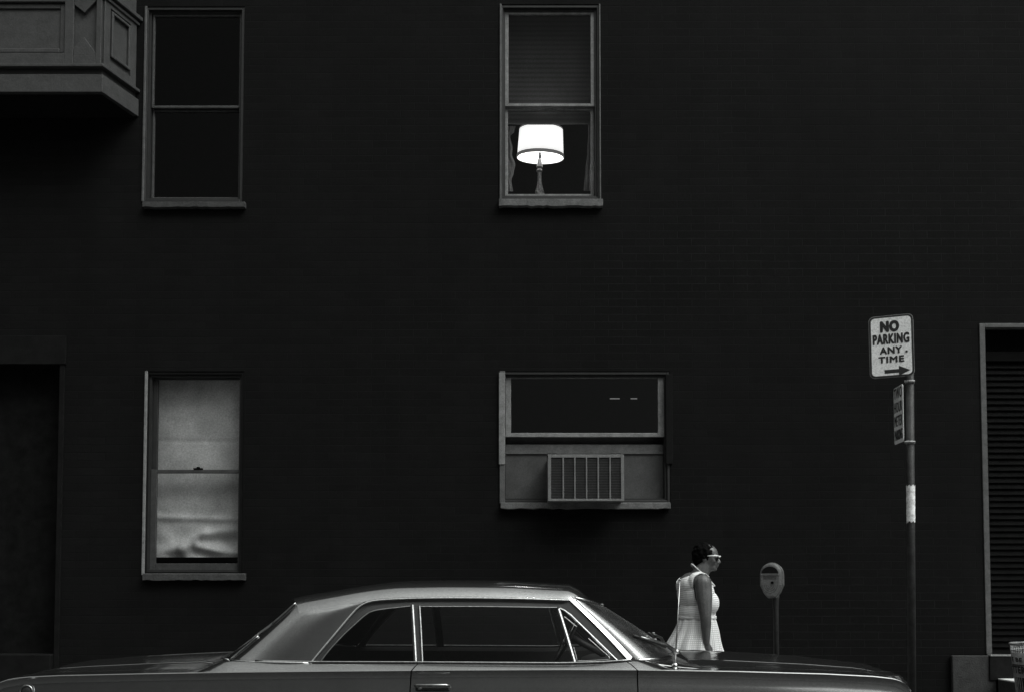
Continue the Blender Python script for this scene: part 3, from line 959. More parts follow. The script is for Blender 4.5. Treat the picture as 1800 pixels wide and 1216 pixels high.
# ------------------------------------------------------------------ air conditioner
YA = 9.72
x0, x1, z0, z1 = rect(963, 1097, 798, 880, YA)
ac = thing('air_conditioner', 'boxy window air conditioner with a barred grille, jutting over the sill', 'air conditioner', ((x0 + x1) / 2, YA, z0))
b = MB(); b.box(x0 + .004, x1 - .004, YA + .02, YW + .35, z0 + .003, z1 - .003); b.build('casing', M['ac'], ac, bevel=.006)
b = MB(); fw = 5.6 * YA / F
frame_ring(b, x0, x1, z0, z1, fw, fw, fw * 1.0, fw * .7, YA, YA + .0195)
b.build('front_frame', M['ac'], ac, bevel=.003)
b = MB()
n = 26
for i in range(n):
    za = z0 + .02 + (z1 - z0 - .045) * i / n
    b.box(x0 + fw, x1 - fw, YA + .012, YA + .019, za, za + .006)
b.build('fins', M['ac_dark'], ac)
for px in (990, 1010.5, 1031, 1051.6, 1072.5):
    xc = ax(px, 840, YA)
    b = MB(); b.box(xc - .007, xc + .007, YA + .001, YA + .011, z0 + fw * .7, z1 - fw); b.build('grille_bar', M['ac'], ac, bevel=.002)
b = MB()
for px in (965, 975, 1078, 1088):
    xc = ax(px, 794, YA)
    b = MB(); b.box(xc - .02, xc + .02, YA + .03, YA + .06, z1 - .0025, z1 + .016)
    b.build('clip', M['frame_dark'], ac)

# ------------------------------------------------------------------ stoop
YC = 9.95
x0, x1, z0, z1 = rect(1675, 1752, 1151.5, 1250, YC)
st = thing('stone_stoop', 'stone stoop with a square cheek block and a pale rounded step, below the right doorway', 'stoop', ((x0 + x1) / 2, YC, .15))
b = MB(); b.box(x0, x1, YC, YW - .004, .151, z1); b.build('cheek_block', M['stone'], st, bevel=.008)
b = MB()
zt3 = az(1192, YW - .1)
xs0 = x1 + .002
yb0 = YW - .075
pl = [(xs0, yb0), (xs0, YC - .10)]
for k in range(1, 13):
    a = R(90 * k / 12)
    pl.append((xs0 + .21 * (1 - math.cos(a)), YC - .10 - 1.25 * math.sin(a)))
pl += [(xs0 + 1.7, YC - 1.35), (xs0 + 1.7, yb0)]
b.prism(pl, (0, 0, zt3), (1, 0, 0), (0, 1, 0), (0, 0, -1), .012); b.build('tread', M['tread'], st)
b = MB(); b.prism(pl, (0, 0, zt3 - .0125), (1, 0, 0), (0, 1, 0), (0, 0, -1), zt3 - .0125 - .151); b.build('riser', M['stone'], st)

# ------------------------------------------------------------------ sign post
YS = 7.62
pt = at(1599, 600, YS); pbm = at(1603, 1200, YS)
dirp = (pbm - pt) / (pbm.z - pt.z)
base = pt + dirp * (.151 - pt.z)
top = pt + dirp * (az(563, YS) - pt.z)
sp = thing('sign_post', 'leaning metal signpost carrying parking signs, standing at the kerb past the car', 'signpost', base)
pole_r = 6.8 * YS / F
b = MB(); b.tube([base, top], pole_r, 16); b.build('pole', M['pole'], sp, smooth=True)
pl_ = lambda py: pt + dirp * (az(py, YS) - pt.z)
b = MB()
a_, c_ = pl_(853), pl_(917)
rows = []
for i in range(9):
    t = i / 8
    p = a_.lerp(c_, t)
    rows.append([p + Vector((math.cos(2 * math.pi * k / 20), math.sin(2 * math.pi * k / 20), 0)) * (pole_r + .002 + .0012 * math.sin(3 * k + 2 * i)) +
                 Vector((0, 0, .008 * math.sin(k * 2.1) if i in (0, 8) else 0)) for k in range(20)])
b.grid(rows, close=True); b.build('paper_band', M['paper'], sp, smooth=True)


def sign_plate(px, py, Y, yaw, roll, w, h, rad):
    c = at(px, py, Y)
    ux = Vector((math.cos(yaw), -math.sin(yaw), 0))
    uy = Vector((0, 0, 1))
    ns_ = Vector((-math.sin(yaw), -math.cos(yaw), 0))
    ux2 = ux * math.cos(roll) + uy * math.sin(roll)
    uy2 = uy * math.cos(roll) - ux * math.sin(roll)

    def rr(w, h, r):
        p = []
        for sx, sy, a0 in ((1, -1, -90), (1, 1, 0), (-1, 1, 90), (-1, -1, 180)):
            for k in range(6):
                a = R(a0 + 90 * k / 5)
                p.append((sx * (w / 2 - r) + r * math.cos(a), sy * (h / 2 - r) + r * math.sin(a)))
        return p
    return c, ux2, uy2, ns_, rr


c, ux, uy, nn_, rr = sign_plate(1566.8, 608.5, YS - .06, R(20), R(.6), 0, 0, 0)
SW, SH = .322, .478
b = MB(); b.prism(rr(SW, SH, .04), c, ux, uy, -nn_, .006); s1 = b.build('parking_sign', M['sign_edge'], sp, bevel=.001, label='white sign lettered NO PARKING ANY TIME with an arrow')
b = MB(); b.prism(rr(SW - .008, SH - .008, .037), c + nn_ * .0012, ux, uy, -nn_, .001); b.build('black_border', M['sign_black'], s1)
b = MB(); b.prism(rr(SW - .034, SH - .034, .028), c + nn_ * .0024, ux, uy, -nn_, .001); b.build('sign_face', M['sign'], s1)
b = MB()
f0 = c + nn_ * .0036


def sp_(x, y): return f0 + ux * x + uy * y


# letter blocks measured from the photograph (fractions of the plate)
U, V = SW / 72.0, SH / 112.0


def blk(s, x0, x1, y0, y1, off=.05):
    text_mesh(b, s, sp_((x0 - 36) * U, (56 - y1) * V), ux, uy, (x1 - x0) * U, (y1 - y0) * V, off)


blk('NO', 18.5, 49.5, 9.5, 30.5, .08)
blk('PARKING', 6.2, 65.2, 33, 52, .05)
blk('ANY', 17, 53, 56.5, 69.5, .06)
blk('TIME', 14.5, 56, 73.5, 85.5, .06)
ar = [(24, 97.8), (47, 97.8), (47, 92), (65, 101), (47, 110), (47, 104.2), (24, 104.2)]
b.add([sp_((x - 36) * U, (56 - y) * V) for x, y in ar], [tuple(range(len(ar)))])
b.build('lettering', M['sign_black'], s1)
for x, y in ((60, 67.5), (60, 110.0)):
    b = MB(); o_ = f0 + ux * ((x - 36) * U) + uy * ((56 - y) * V)
    b.prism([(.009 * math.cos(k * .7854), .009 * math.sin(k * .7854)) for k in range(8)], o_ + nn_ * .004, ux, uy, -nn_, .004)
    b.build('bolt', M['frame_dark'], s1, bevel=.002)
# two-hour plate, seen nearly edge on
c, ux, uy, nn_, rr = sign_plate(1577.5, 729, YS, R(92), R(0), 0, 0, 0)
SW2, SH2 = .20, .44
c = Vector((c.x, YS - .02, c.z))
b = MB(); b.prism(rr(SW2, SH2, .02), c, ux, uy, -nn_, .004); s2 = b.build('hour_sign', M['sign'], sp, bevel=.001, label='narrow white plate seen edge on, lettered TWO HOUR METER PARKING')
f0 = c + nn_ * .0015
b = MB()
for i, s in enumerate(('TWO', 'HOUR', 'METER', 'PARKING')):
    yt = SH2 / 2 - .015 - i * .107
    text_mesh(b, s, f0 + ux * (-SW2 * .42) + uy * (yt - .078), ux, uy, SW2 * .84, .082, .02)
b.build('lettering', M['sign_black'], s2)
for py in (671, 777):
    p = pl_(py)
    q = Vector((ax(1588, py, YS), YS - .0, p.z))
    b = MB(); b.tube([p + Vector((pole_r * .8, -.03, 0)), p + Vector((-.02, -.034, 0)), q + Vector((0, -.02, 0))], .009, 8)
    b.lathe(p - Vector((0, 0, .012)), [(pole_r + .004, 0), (pole_r + .004, .024)], 16)
    b.build('bracket', M['bin'], sp, bevel=.001)

# ------------------------------------------------------------------ parking meter
YMt = 7.85
ub = YMt / F
mb_ = at(1363.5, 1049, YMt)
mt = thing('parking_meter', 'rounded grey parking meter on a thin post, ahead of the walking woman', 'parking meter', (mb_.x, YMt, .151))
b = MB(); b.tube([(mb_.x, YMt, .152), (mb_.x, YMt, az(1075, YMt)), (mb_.x, YMt, az(1052, YMt)), (mb_.x, YMt, az(1046, YMt))], [.021, .021, .026, .03], 14)
b.build('post', M['post'], mt, smooth=True)
yaw = R(33)
ux = Vector((math.cos(yaw), -math.sin(yaw) * 1.0, 0)); ux = Vector((math.cos(yaw), math.sin(yaw) * -1, 0))
# front faces left of the camera: its right-hand edge comes nearer
ux = Vector((math.cos(yaw), -math.sin(yaw), 0)); nf = Vector((-math.sin(yaw), -math.cos(yaw), 0)); uz = Vector((0, 0, 1))
ux = Vector((math.cos(R(22)), math.sin(R(22)), 0)); nf = Vector((math.sin(R(22)), -math.cos(R(22)), 0))
ux = Vector((math.cos(R(-30)), math.sin(R(-30)), 0)); nf = Vector((math.sin(R(-30)), -math.cos(R(-30)), 0))
hw = .082
zc = lambda py: az(py, YMt)


def outline(grow=0):
    p = [(-.03 - grow * .5, zc(1049) - grow), (.03 + grow * .5, zc(1049) - grow), (.058 + grow, zc(1040)), (hw + grow, zc(1028)), (hw + grow, zc(1009))]
    zr_ = zc(1009); rz = zc(989.5) - zr_ + grow
    for k in range(1, 12):
        a = math.pi * k / 12
        p.append(((hw + grow) * math.cos(a), zr_ + rz * math.sin(a)))
    p += [(-hw - grow, zc(1009)), (-hw - grow, zc(1028)), (-.058 - grow, zc(1040))]
    return p


o_ = Vector((at(1358, 1020, YMt).x, YMt, 0)) + nf * .075
b = MB(); b.prism(outline(), o_, ux, uz, -nf, .13); head = b.build('head', M['meter'], mt, bevel=.014)
b = MB(); b.prism(outline(.007), o_ - nf * .05, ux, uz, -nf, .018); b.build('seam_band', M['meter'], head, bevel=.006)
b = MB()
dome = [(-.066, zc(1007.5))] + [(-.066 * math.cos(math.pi * k / 10), zc(1007.5) + .055 * math.sin(math.pi * k / 10)) for k in range(1, 10)] + [(.066, zc(1007.5))]
b.prism(dome, o_ + nf * .0015, ux, uz, -nf, .001); b.build('window', M['lens'], head)
b = MB(); b.obox(o_ + nf * .004 + uz * zc(1009), ux, nf, uz, .07, .006, .005); b.build('lip', M['chrome_dull'], head, bevel=.002)
b = MB(); b.prism([(-.052, zc(1018)), (.052, zc(1018)), (.052, zc(1012)), (-.052, zc(1012))], o_ + nf * .002, ux, uz, -nf, .001)
b.build('coin_plate', M['meter_face'], head)
b = MB()
for k in range(1, 5):
    r1 = .014 * k
    for j in range(10):
        a0, a1 = math.pi * (1 + j / 10), math.pi * (1 + (j + 1) / 10)
        zc_ = zc(1027)
        b.add([o_ + nf * .0022 + ux * (rr_ * math.cos(a)) + uz * (zc_ + rr_ * 1.15 * math.sin(a)) for rr_, a in ((r1, a0), (r1, a1), (r1 + .004, a1), (r1 + .004, a0))], [(0, 1, 2, 3)])
b.build('ribs', M['meter_face'], head, fixn=False)
b = MB(); cc = o_ + ux * .02 + uz * zc(1023.5)
b.prism([(.011 * math.cos(k * math.pi / 6), .011 * math.sin(k * math.pi / 6)) for k in range(12)], cc + nf * .016, ux, uz, -nf, .015)
b.build('knob', M['black'], head, bevel=.003)

# ------------------------------------------------------------------ litter basket
YL = 8.1
cx_ = ax(1781, 1131, YL) + .265
bc = Vector((cx_, YL, .151))
bn = thing('litter_basket', 'wire litter basket with lettered plates, cut off at the right edge', 'litter bin', bc)
zr2 = az(1131.5, YL)
hb = zr2 - .151
rad = lambda z: .185 + (.262 - .185) * ((z - .151) / hb)
ring = lambda z, r, n=40: [Vector((cx_ + r * math.cos(2 * math.pi * k / n), YL + r * math.sin(2 * math.pi * k / n), z)) for k in range(n + 1)]
b = MB(); b.tube(ring(zr2, .264), .009, 6, cap=False)
b.tube(ring(zr2 - .05, rad(zr2 - .05) - .004), .005, 6, cap=False); b.build('rim', M['bin'], bn, smooth=True)
b = MB()
for k in range(56):
    a = 2 * math.pi * k / 56
    b.tube([(cx_ + rad(.16) * math.cos(a), YL + rad(.16) * math.sin(a), .16), (cx_ + rad(zr2) * math.cos(a), YL + rad(zr2) * math.sin(a), zr2)], .004, 5)
for zq in (.17, .32, .47):
    b.tube(ring(zq, rad(zq) + .004), .005, 5, cap=False)
b.build('wires', M['bin'], bn, smooth=True)
b = MB(); b.lathe((cx_, YL, 0), [(rad(.16) - .012, .152), (rad(.16) - .012, .16), (rad(zr2 - .1) - .016, zr2 - .1)], 40, cap=False); b.build('liner', M['dark'], bn, smooth=True)
zp1, zp0 = az(1146, YL), az(1189, YL)
b = MB()
rows = []
for zq in (zp0, zp1):
    rows.append([Vector((cx_ + (rad(zq) + .007) * math.cos(R(a)), YL + (rad(zq) + .007) * math.sin(R(a)), zq)) for a in range(165, 330, 5)])
b.grid(rows); pl8 = b.build('plate', M['bin_plate'], bn, smooth=True, solid=.002)
b = MB()


def bend_on(a0, zbase):
    def f(x, y, up=0):
        zq = zbase + y
        r = rad(zq) + .0095 + up
        a = R(a0) + x / r
        return Vector((cx_ + r * math.cos(a), YL + r * math.sin(a), zq))
    return f


text_mesh(b, 'E BE', None, None, None, .135, .036, .06, bend=bend_on(171, az(1162, YL)))
text_mesh(b, 'TTER', None, None, None, .17, .062, .07, bend=bend_on(167, az(1182.5, YL)))
for zq in (az(1167.5, YL),):
    rows = [[Vector((cx_ + (rad(z_) + .0098) * math.cos(R(a)), YL + (rad(z_) + .0098) * math.sin(R(a)), z_)) for a in range(168, 328, 5)] for z_ in (zq - .004, zq + .004)]
    b.grid(rows)
b.build('lettering', M['sign_black'], pl8)

# ------------------------------------------------------------------ parked car (nose to the right)
CYC = 6.40
car = thing('parked_car', 'grey two-door hardtop car with chrome trim and a whip antenna, parked along the kerb', 'car', (-.3, CYC, 0))


def interp(pts, x):
    if x <= pts[0][0]: return pts[0][1]
    for a, c in zip(pts, pts[1:]):
        if x <= c[0]:
            f = (x - a[0]) / (c[0] - a[0])
            return a[1] + (c[1] - a[1]) * f
    return pts[-1][1]


def smooth01(t):
    t = max(0, min(1, t))
    return t * t * (3 - 2 * t)


YR = 5.5
RID = [(ax(x, y, YR), az(y, YR, x)) for x, y in [(-60, 1225), (-25, 1207), (-8, 1199), (10, 1193), (40, 1189.5), (100, 1186.5), (250, 1182.5), (420, 1179.5), (560, 1178), (780, 1176), (1000, 1175),
                                               (1120, 1175.5), (1300, 1178.5), (1450, 1183), (1540, 1188), (1575, 1192), (1590, 1197), (1603, 1206), (1612, 1218), (1619, 1240), (1622, 1270)]]
X_T, X_N = RID[0][0], RID[-1][0]
zr = lambda X: interp(RID, X)
BEL = [(ax(x, y, 5.555), az(y, 5.555, x)) for x, y in [(398, 1161), (545, 1164), (740, 1164.5), (985, 1166), (1060, 1164), (1110, 1160.5), (1165, 1153)]]
zbelt = lambda X: interp(BEL, X)
X_B0, X_B1 = BEL[0][0], BEL[-2][0]


def wid(X):
    w = .90 - .035 * smooth01((X - 1.4) / .85) - .05 * smooth01((-X - 1.9) / 1.0)
    w -= .07 * smooth01((X - 2.16) / .12) ** 2
    return w


INS = .155


def sec(X, i):
    """(inset, z) of the side section at station X"""
    z = zr(X)
    cab = smooth01((X - X_B0 + .22) / .24) * (1 - smooth01((X - X_B1) / .25))
    zb = zbelt(X)
    top = [(.058 * cab + INS * (1 - cab), zb * cab + (z + .004) * (1 - cab)),
           (.05 * cab + .12 * (1 - cab), (zb - .004) * cab + (z + .003) * (1 - cab)),
           (.03 * cab + .06 * (1 - cab), (zb * .55 + z * .45) * cab + (z + .0015) * (1 - cab)),
           (.0045, z - .0005), (.0, z - .005)]
    low = z - .30
    side = [(.005, z - .011), (.012, z - .022), (.014, z - .045), (.004, z - .085), (-.010, z - .13), (-.016, z - .19), (-.010, z - .27), (.006, z - .36), (.03, z - .45), (.06, .30)]
    return (top + side)[i]


NSEC = 15


def carp(X, i, side=-1):
    ins, z = sec(X, i)
    return Vector((X, CYC + side * (wid(X) - ins), z))


def panel_rows(Xa, Xb, n, side):
    """Xa, Xb: functions of section index"""
    rows = []
    for k in range(n + 1):
        t = k / n
        rows.append([carp(Xa(i) + (Xb(i) - Xa(i)) * t, i, side) for i in range(NSEC)])
    return rows


def seam(pts):
    xs_ = [ax(p, 1170, 5.52) for p in pts]
    return lambda i: xs_[min(i, len(xs_) - 1)]


seam_r = seam([736, 734, 730, 725, 724, 723.5, 723, 722.5, 722, 721.5])
seam_f = seam([1100, 1103, 1110, 1118, 1119.5, 1120])
G_ = .0035
b = MB()
for side in (-1, 1):
    b.grid(panel_rows(lambda i: X_T, lambda i: seam_r(i) - G_, 60, side))
    b.grid(panel_rows(lambda i: seam_f(i) + G_, lambda i: X_N, 60, side))
# nose and tail caps
for Xc, n_ in ((X_N, 1), (X_T, 1)):
    a = [carp(Xc, i, -1) for i in range(4, NSEC)] + [carp(Xc, i, 1) for i in range(NSEC - 1, 3, -1)]
    b.add(a, [tuple(range(len(a)))])
body = b.build('body', M['paint'], car, autosmooth=28, fixn=False)
for side, nm in ((-1, 'door'), (1, 'door')):
    b = MB()
    b.grid(panel_rows(lambda i: seam_r(i) + G_, lambda i: seam_f(i) - G_, 30, side))
    d = b.build('door', M['paint'], car, autosmooth=28, fixn=False)
    if side == -1:
        door = d
# dark backing behind the seams, floor, firewall
for side in (-1, 1):
    for Xs in ((ax(690, 1170, YR), ax(760, 1170, YR)), (ax(1080, 1170, YR), ax(1140, 1170, YR))):
        b = MB()
        b.grid([[carp(X, i, side) + Vector((0, -side * .02, -.012)) for i in range(NSEC)] for X in Xs])
        b.build('door_jamb', M['black'], car, fixn=False)
b = MB()
b.box(ax(405, 1165, 5.7), 1.0, CYC - .80, CYC + .80, .28, .34)
for side in (-1, 1):
    rows = []
    for k in range(21):
        X = X_B0 + .1 + (X_B1 - X_B0 - .1) * k / 20
        rows.append([Vector((X, CYC + side * (wid(X) - .075), zbelt(X) - .004)), Vector((X, CYC + side * (wid(X) - .12), zbelt(X) - .03)), Vector((X, CYC + side * (wid(X) - .13), .34))])
    b.grid(rows)
b.build('cabin_lining', M['inner'], car, fixn=False)


def side(px, py, off=0, far=False):
    """point on the tumblehome plane of the side glass, off metres outwards"""
    P0 = Vector((0, 5.56, .93)); k = .14 / .375
    N = Vector((0, -1, k)).normalized()
    d = ray(px, py)
    o = Vector((0, 0, H))
    s = (P0 + N * off - o).dot(N) / d.dot(N)
    p = o + d * s
    if far: p.y = 2 * CYC - p.y
    return p


def strip(b, pts, w, off=.004, far=False, curved=0):
    """flat chrome strip of width w (photo px) along a polyline on the side plane"""
    n = len(pts)
    rows = []
    for i, (x, y) in enumerate(pts):
        a = pts[max(i - 1, 0)]; c = pts[min(i + 1, n - 1)]
        dx_, dy_ = c[0] - a[0], c[1] - a[1]
        L = math.hypot(dx_, dy_)
        nx_, ny_ = -dy_ / L, dx_ / L
        rows.append([side(x - nx_ * w / 2, y - ny_ * w / 2, off - .004, far), side(x - nx_ * w * .3, y - ny_ * w * .3, off + .001, far), side(x, y, off + .003, far),
                     side(x + nx_ * w * .3, y + ny_ * w * .3, off + .001, far), side(x + nx_ * w / 2, y + ny_ * w / 2, off - .004, far)])
    b.grid(rows)


def poly(b, pts, off=0, far=False):
    b.add([side(x, y, off, far) for x, y in pts], [tuple(range(len(pts)))])


def curve(pts, n=6):
    """Catmull-Rom through pixel points"""
    out = []
    m = len(pts)
    for i in range(m - 1):
        p0, p1, p2, p3 = pts[max(i - 1, 0)], pts[i], pts[i + 1], pts[min(i + 2, m - 1)]
        for k in range(n):
            t = k / n
            out.append(tuple(.5 * (2 * p1[j] + (p2[j] - p0[j]) * t + (2 * p0[j] - 5 * p1[j] + 4 * p2[j] - p3[j]) * t * t + (3 * p1[j] - p0[j] - 3 * p2[j] + p3[j]) * t ** 3) for j in (0, 1)))
    out.append(pts[-1])
    return out


# ---- roof
YD = 5.70
DR = [(side(x, y).x, side(x, y).z) for x, y in [(527, 1077), (545, 1073), (580, 1066.5), (620, 1059.5), (640, 1056.8), (655, 1055), (675, 1052.8), (700, 1051), (780, 1049.5), (900, 1050.5), (1003, 1053)]]
hwd = lambda X: CYC - (5.56 + (zd(X) - .93) * .14 / .375)
zd = lambda X: interp(DR, X)
X_RR, X_RF = DR[0][0], DR[-1][0]
PROF = [(.700, 0), (.693, .010), (.681, .027), (.665, .045), (.644, .061), (.612, .075), (.56, .086), (.46, .094), (.3, .101), (.15, .104), (0, .105)]
PR = PROF + [(-a, c) for a, c in PROF[-2::-1]]
bowf = lambda s: max(0, 1 - abs(s) ** 2.1) ** (1 / 2.1)
rows = []
xsr = [X_RR + (X_RF - .03 - X_RR) * (k / 40) for k in range(41)]
for X in xsr:
    rk = 1 - .12 * smooth01((X_RR + .5 - X) / .5)
    fk = 1 - .12 * smooth01((X - (X_RF - .45)) / .45)
    rows.append([Vector((X - .05 * bowf(a / .7) * smooth01((X_RR + .5 - X) / .5) - .045 * smooth01((.7 - abs(a)) / .17) * smooth01((X_RR + .3 - X) / .3) + (.05 * bowf(a / .7)) * smooth01((X - X_RF + .5) / .5), CYC - a * hwd(X) / .7, zd(X) + c * rk * fk)) for a, c in PR])
for e, (bx_, dz_) in enumerate(((.10, .018), (.15, .045), (.18, .066))):
    rows.append([Vector((X_RF + (-.012, -.004, 0)[e] + bx_ * bowf(a / .7), CYC - a * hwd(X_RF) / .7, zd(X_RF) + c * .88 * (1 - (.25, .6, 1)[e] * bowf(a / .7) * 1.0) - (dz_ - .0) * bowf(a / .7) * .9 - .0)) for a, c in PR])
header = rows[-1]
roofrear = rows[0]
b = MB(); b.grid(rows)
# sail panels (roof and rear pillars are one pressing)
C0 = [(527, 1077), (520, 1084), (500, 1104), (478, 1128), (457, 1152), (447, 1162)]
A0 = curve([(640, 1057), (632, 1064), (617, 1079), (590, 1110), (563, 1143), (545, 1164)], 2)
for sd in (-1, 1):
    far = sd == 1
    rows = []
    n = 24
    for k in range(n + 1):
        t = k / n
        # front edge
        j = t * (len(A0) - 1); j0 = min(int(j), len(A0) - 2); f = j - j0
        pa = (A0[j0][0] + (A0[j0 + 1][0] - A0[j0][0]) * f, A0[j0][1] + (A0[j0 + 1][1] - A0[j0][1]) * f)
        j = t * (len(C0) - 1); j0 = min(int(j), len(C0) - 2); f = j - j0
        pc = (C0[j0][0] + (C0[j0 + 1][0] - C0[j0][0]) * f, C0[j0][1] + (C0[j0 + 1][1] - C0[j0][1]) * f)
        row = []
        for m_ in range(9):
            s = m_ / 8
            bul = .008 * math.sin(math.pi * s)
            q_ = (pa[0] + (pc[0] - pa[0]) * s, pa[1] + (pc[1] - pa[1]) * s)
            if k == 0 and True:
                x_ = side(*q_).x
                row.append(Vector((x_, CYC + sd * hwd(x_), zd(x_))))
            else:
                row.append(side(q_[0], q_[1], bul * (1 - (1 - t) ** 6), far))
        # wrap round to the rear window
        yq = 5.77 - .09 * t
        pr_ = at(523 + (403 - 523) * t + 3 * math.sin(math.pi * t), 1055 + (1161.5 - 1055) * t, yq)
        rr6 = Vector(roofrear[4])
        if k == 0: pr_off = rr6 - pr_
        pr_ = pr_ + pr_off * (1 - t) ** 2
        if k == 0: pr_ = Vector(roofrear[4]) if not far else Vector((roofrear[4].x, CYC * 2 - roofrear[4].y, roofrear[4].z))
        elif far: pr_.y = 2 * CYC - pr_.y
        last = row[-1]
        for j_, s in enumerate((.2, .45, .72, 1.0)):
            q_ = last.lerp(pr_, s)
            if k == 0:      # meets the roof edge point for point
                q_ = Vector(roofrear[j_ + 1])
                if far: q_.y = 2 * CYC - q_.y
                row.append(q_)
                continue
            q_ += (Vector(roofrear[j_ + 1]) - Vector(roofrear[0]).lerp(Vector(roofrear[4]), s)) * (1 - t) ** 1.3 * 1.0 if not far else Vector((0, 0, 0))
            out = .035 * t * math.sin(math.pi * s) * (1 if k else .4) * min(1, t * 3 + .3)
            q_ += Vector((-.55, sd * .75, .2)) * out
            row.append(q_)
        if sd == -1 and k == 0: pass
        rows.append(row)
    b.grid(rows, flip=(sd == -1))
    if sd == -1: near_c, near_foot = [r_[-1] for r_ in rows], rows[-1]
    else: far_c, far_foot = [r_[-1] for r_ in rows], rows[-1]
roof = b.build('roof', M['paint'], car, autosmooth=50, fixn=True)
# rear window
rows = []
for k in range(len(near_c)):
    t = k / (len(near_c) - 1)
    a_, c_ = near_c[k], far_c[k]
    rows.append([a_.lerp(c_, s / 16) + Vector((-(.05 + .06 * t) * bowf(s / 8 - 1), 0, .01 * bowf(s / 8 - 1))) for s in range(17)])
b = MB(); b.grid(rows); b.build('rear_window', M['cglass'], car, smooth=True)
rw_base = rows[-1]
b = MB()
b.tube([p + Vector((-.004, 0, .004)) for p in near_c[:10]], .006, 6)
b.tube([p + Vector((-.004, 0, .004)) for p in near_c[14:]], .005, 6)
b.tube([p + Vector((-.006, 0, .006)) for p in rw_base], .008, 6)
b.build('rear_window_trim', M['chrome_dull'], car, smooth=True)

# ---- windshield
Ya, Yb = 5.715, 5.60
ta_, tb_ = at(1008, 1051, Ya), at(1118, 1158.5, Yb)
sv = [-1 + 2 * k / 60 for k in range(61)]
sv = [math.copysign(1 - (1 - abs(s)) ** 2.0, s) if s else 0 for s in sv]
rows = []
for k in range(13):
    t = k / 12
    e = ta_.lerp(tb_, t)
    hw_ = CYC - e.y
    bow_ = .22 + .08 * t
    dz0 = -.05 * (1 - t) + .012 * t
    rows.append([Vector((e.x + bow_ * bowf(s) + .012 * math.sin(math.pi * t), CYC + s * hw_, e.z + dz0 * bowf(s))) for s in sv])
b = MB(); b.grid(rows); b.build('windshield', M['wglass'], car, smooth=True)
ws_top, ws_base = rows[0], rows[-1]
b = MB(); b.tube([p + Vector((.006, 0, .005)) for p in ws_top], .008, 6)
b.build('windshield_trim', M['chrome'], car, smooth=True)
b = MB(); b.tube([p + Vector((.004, -.004 if i < 30 else .004, -.004)) for i, p in enumerate(ws_base)], .010, 6)
b.build('windshield_trim', M['chrome'], car, smooth=True)

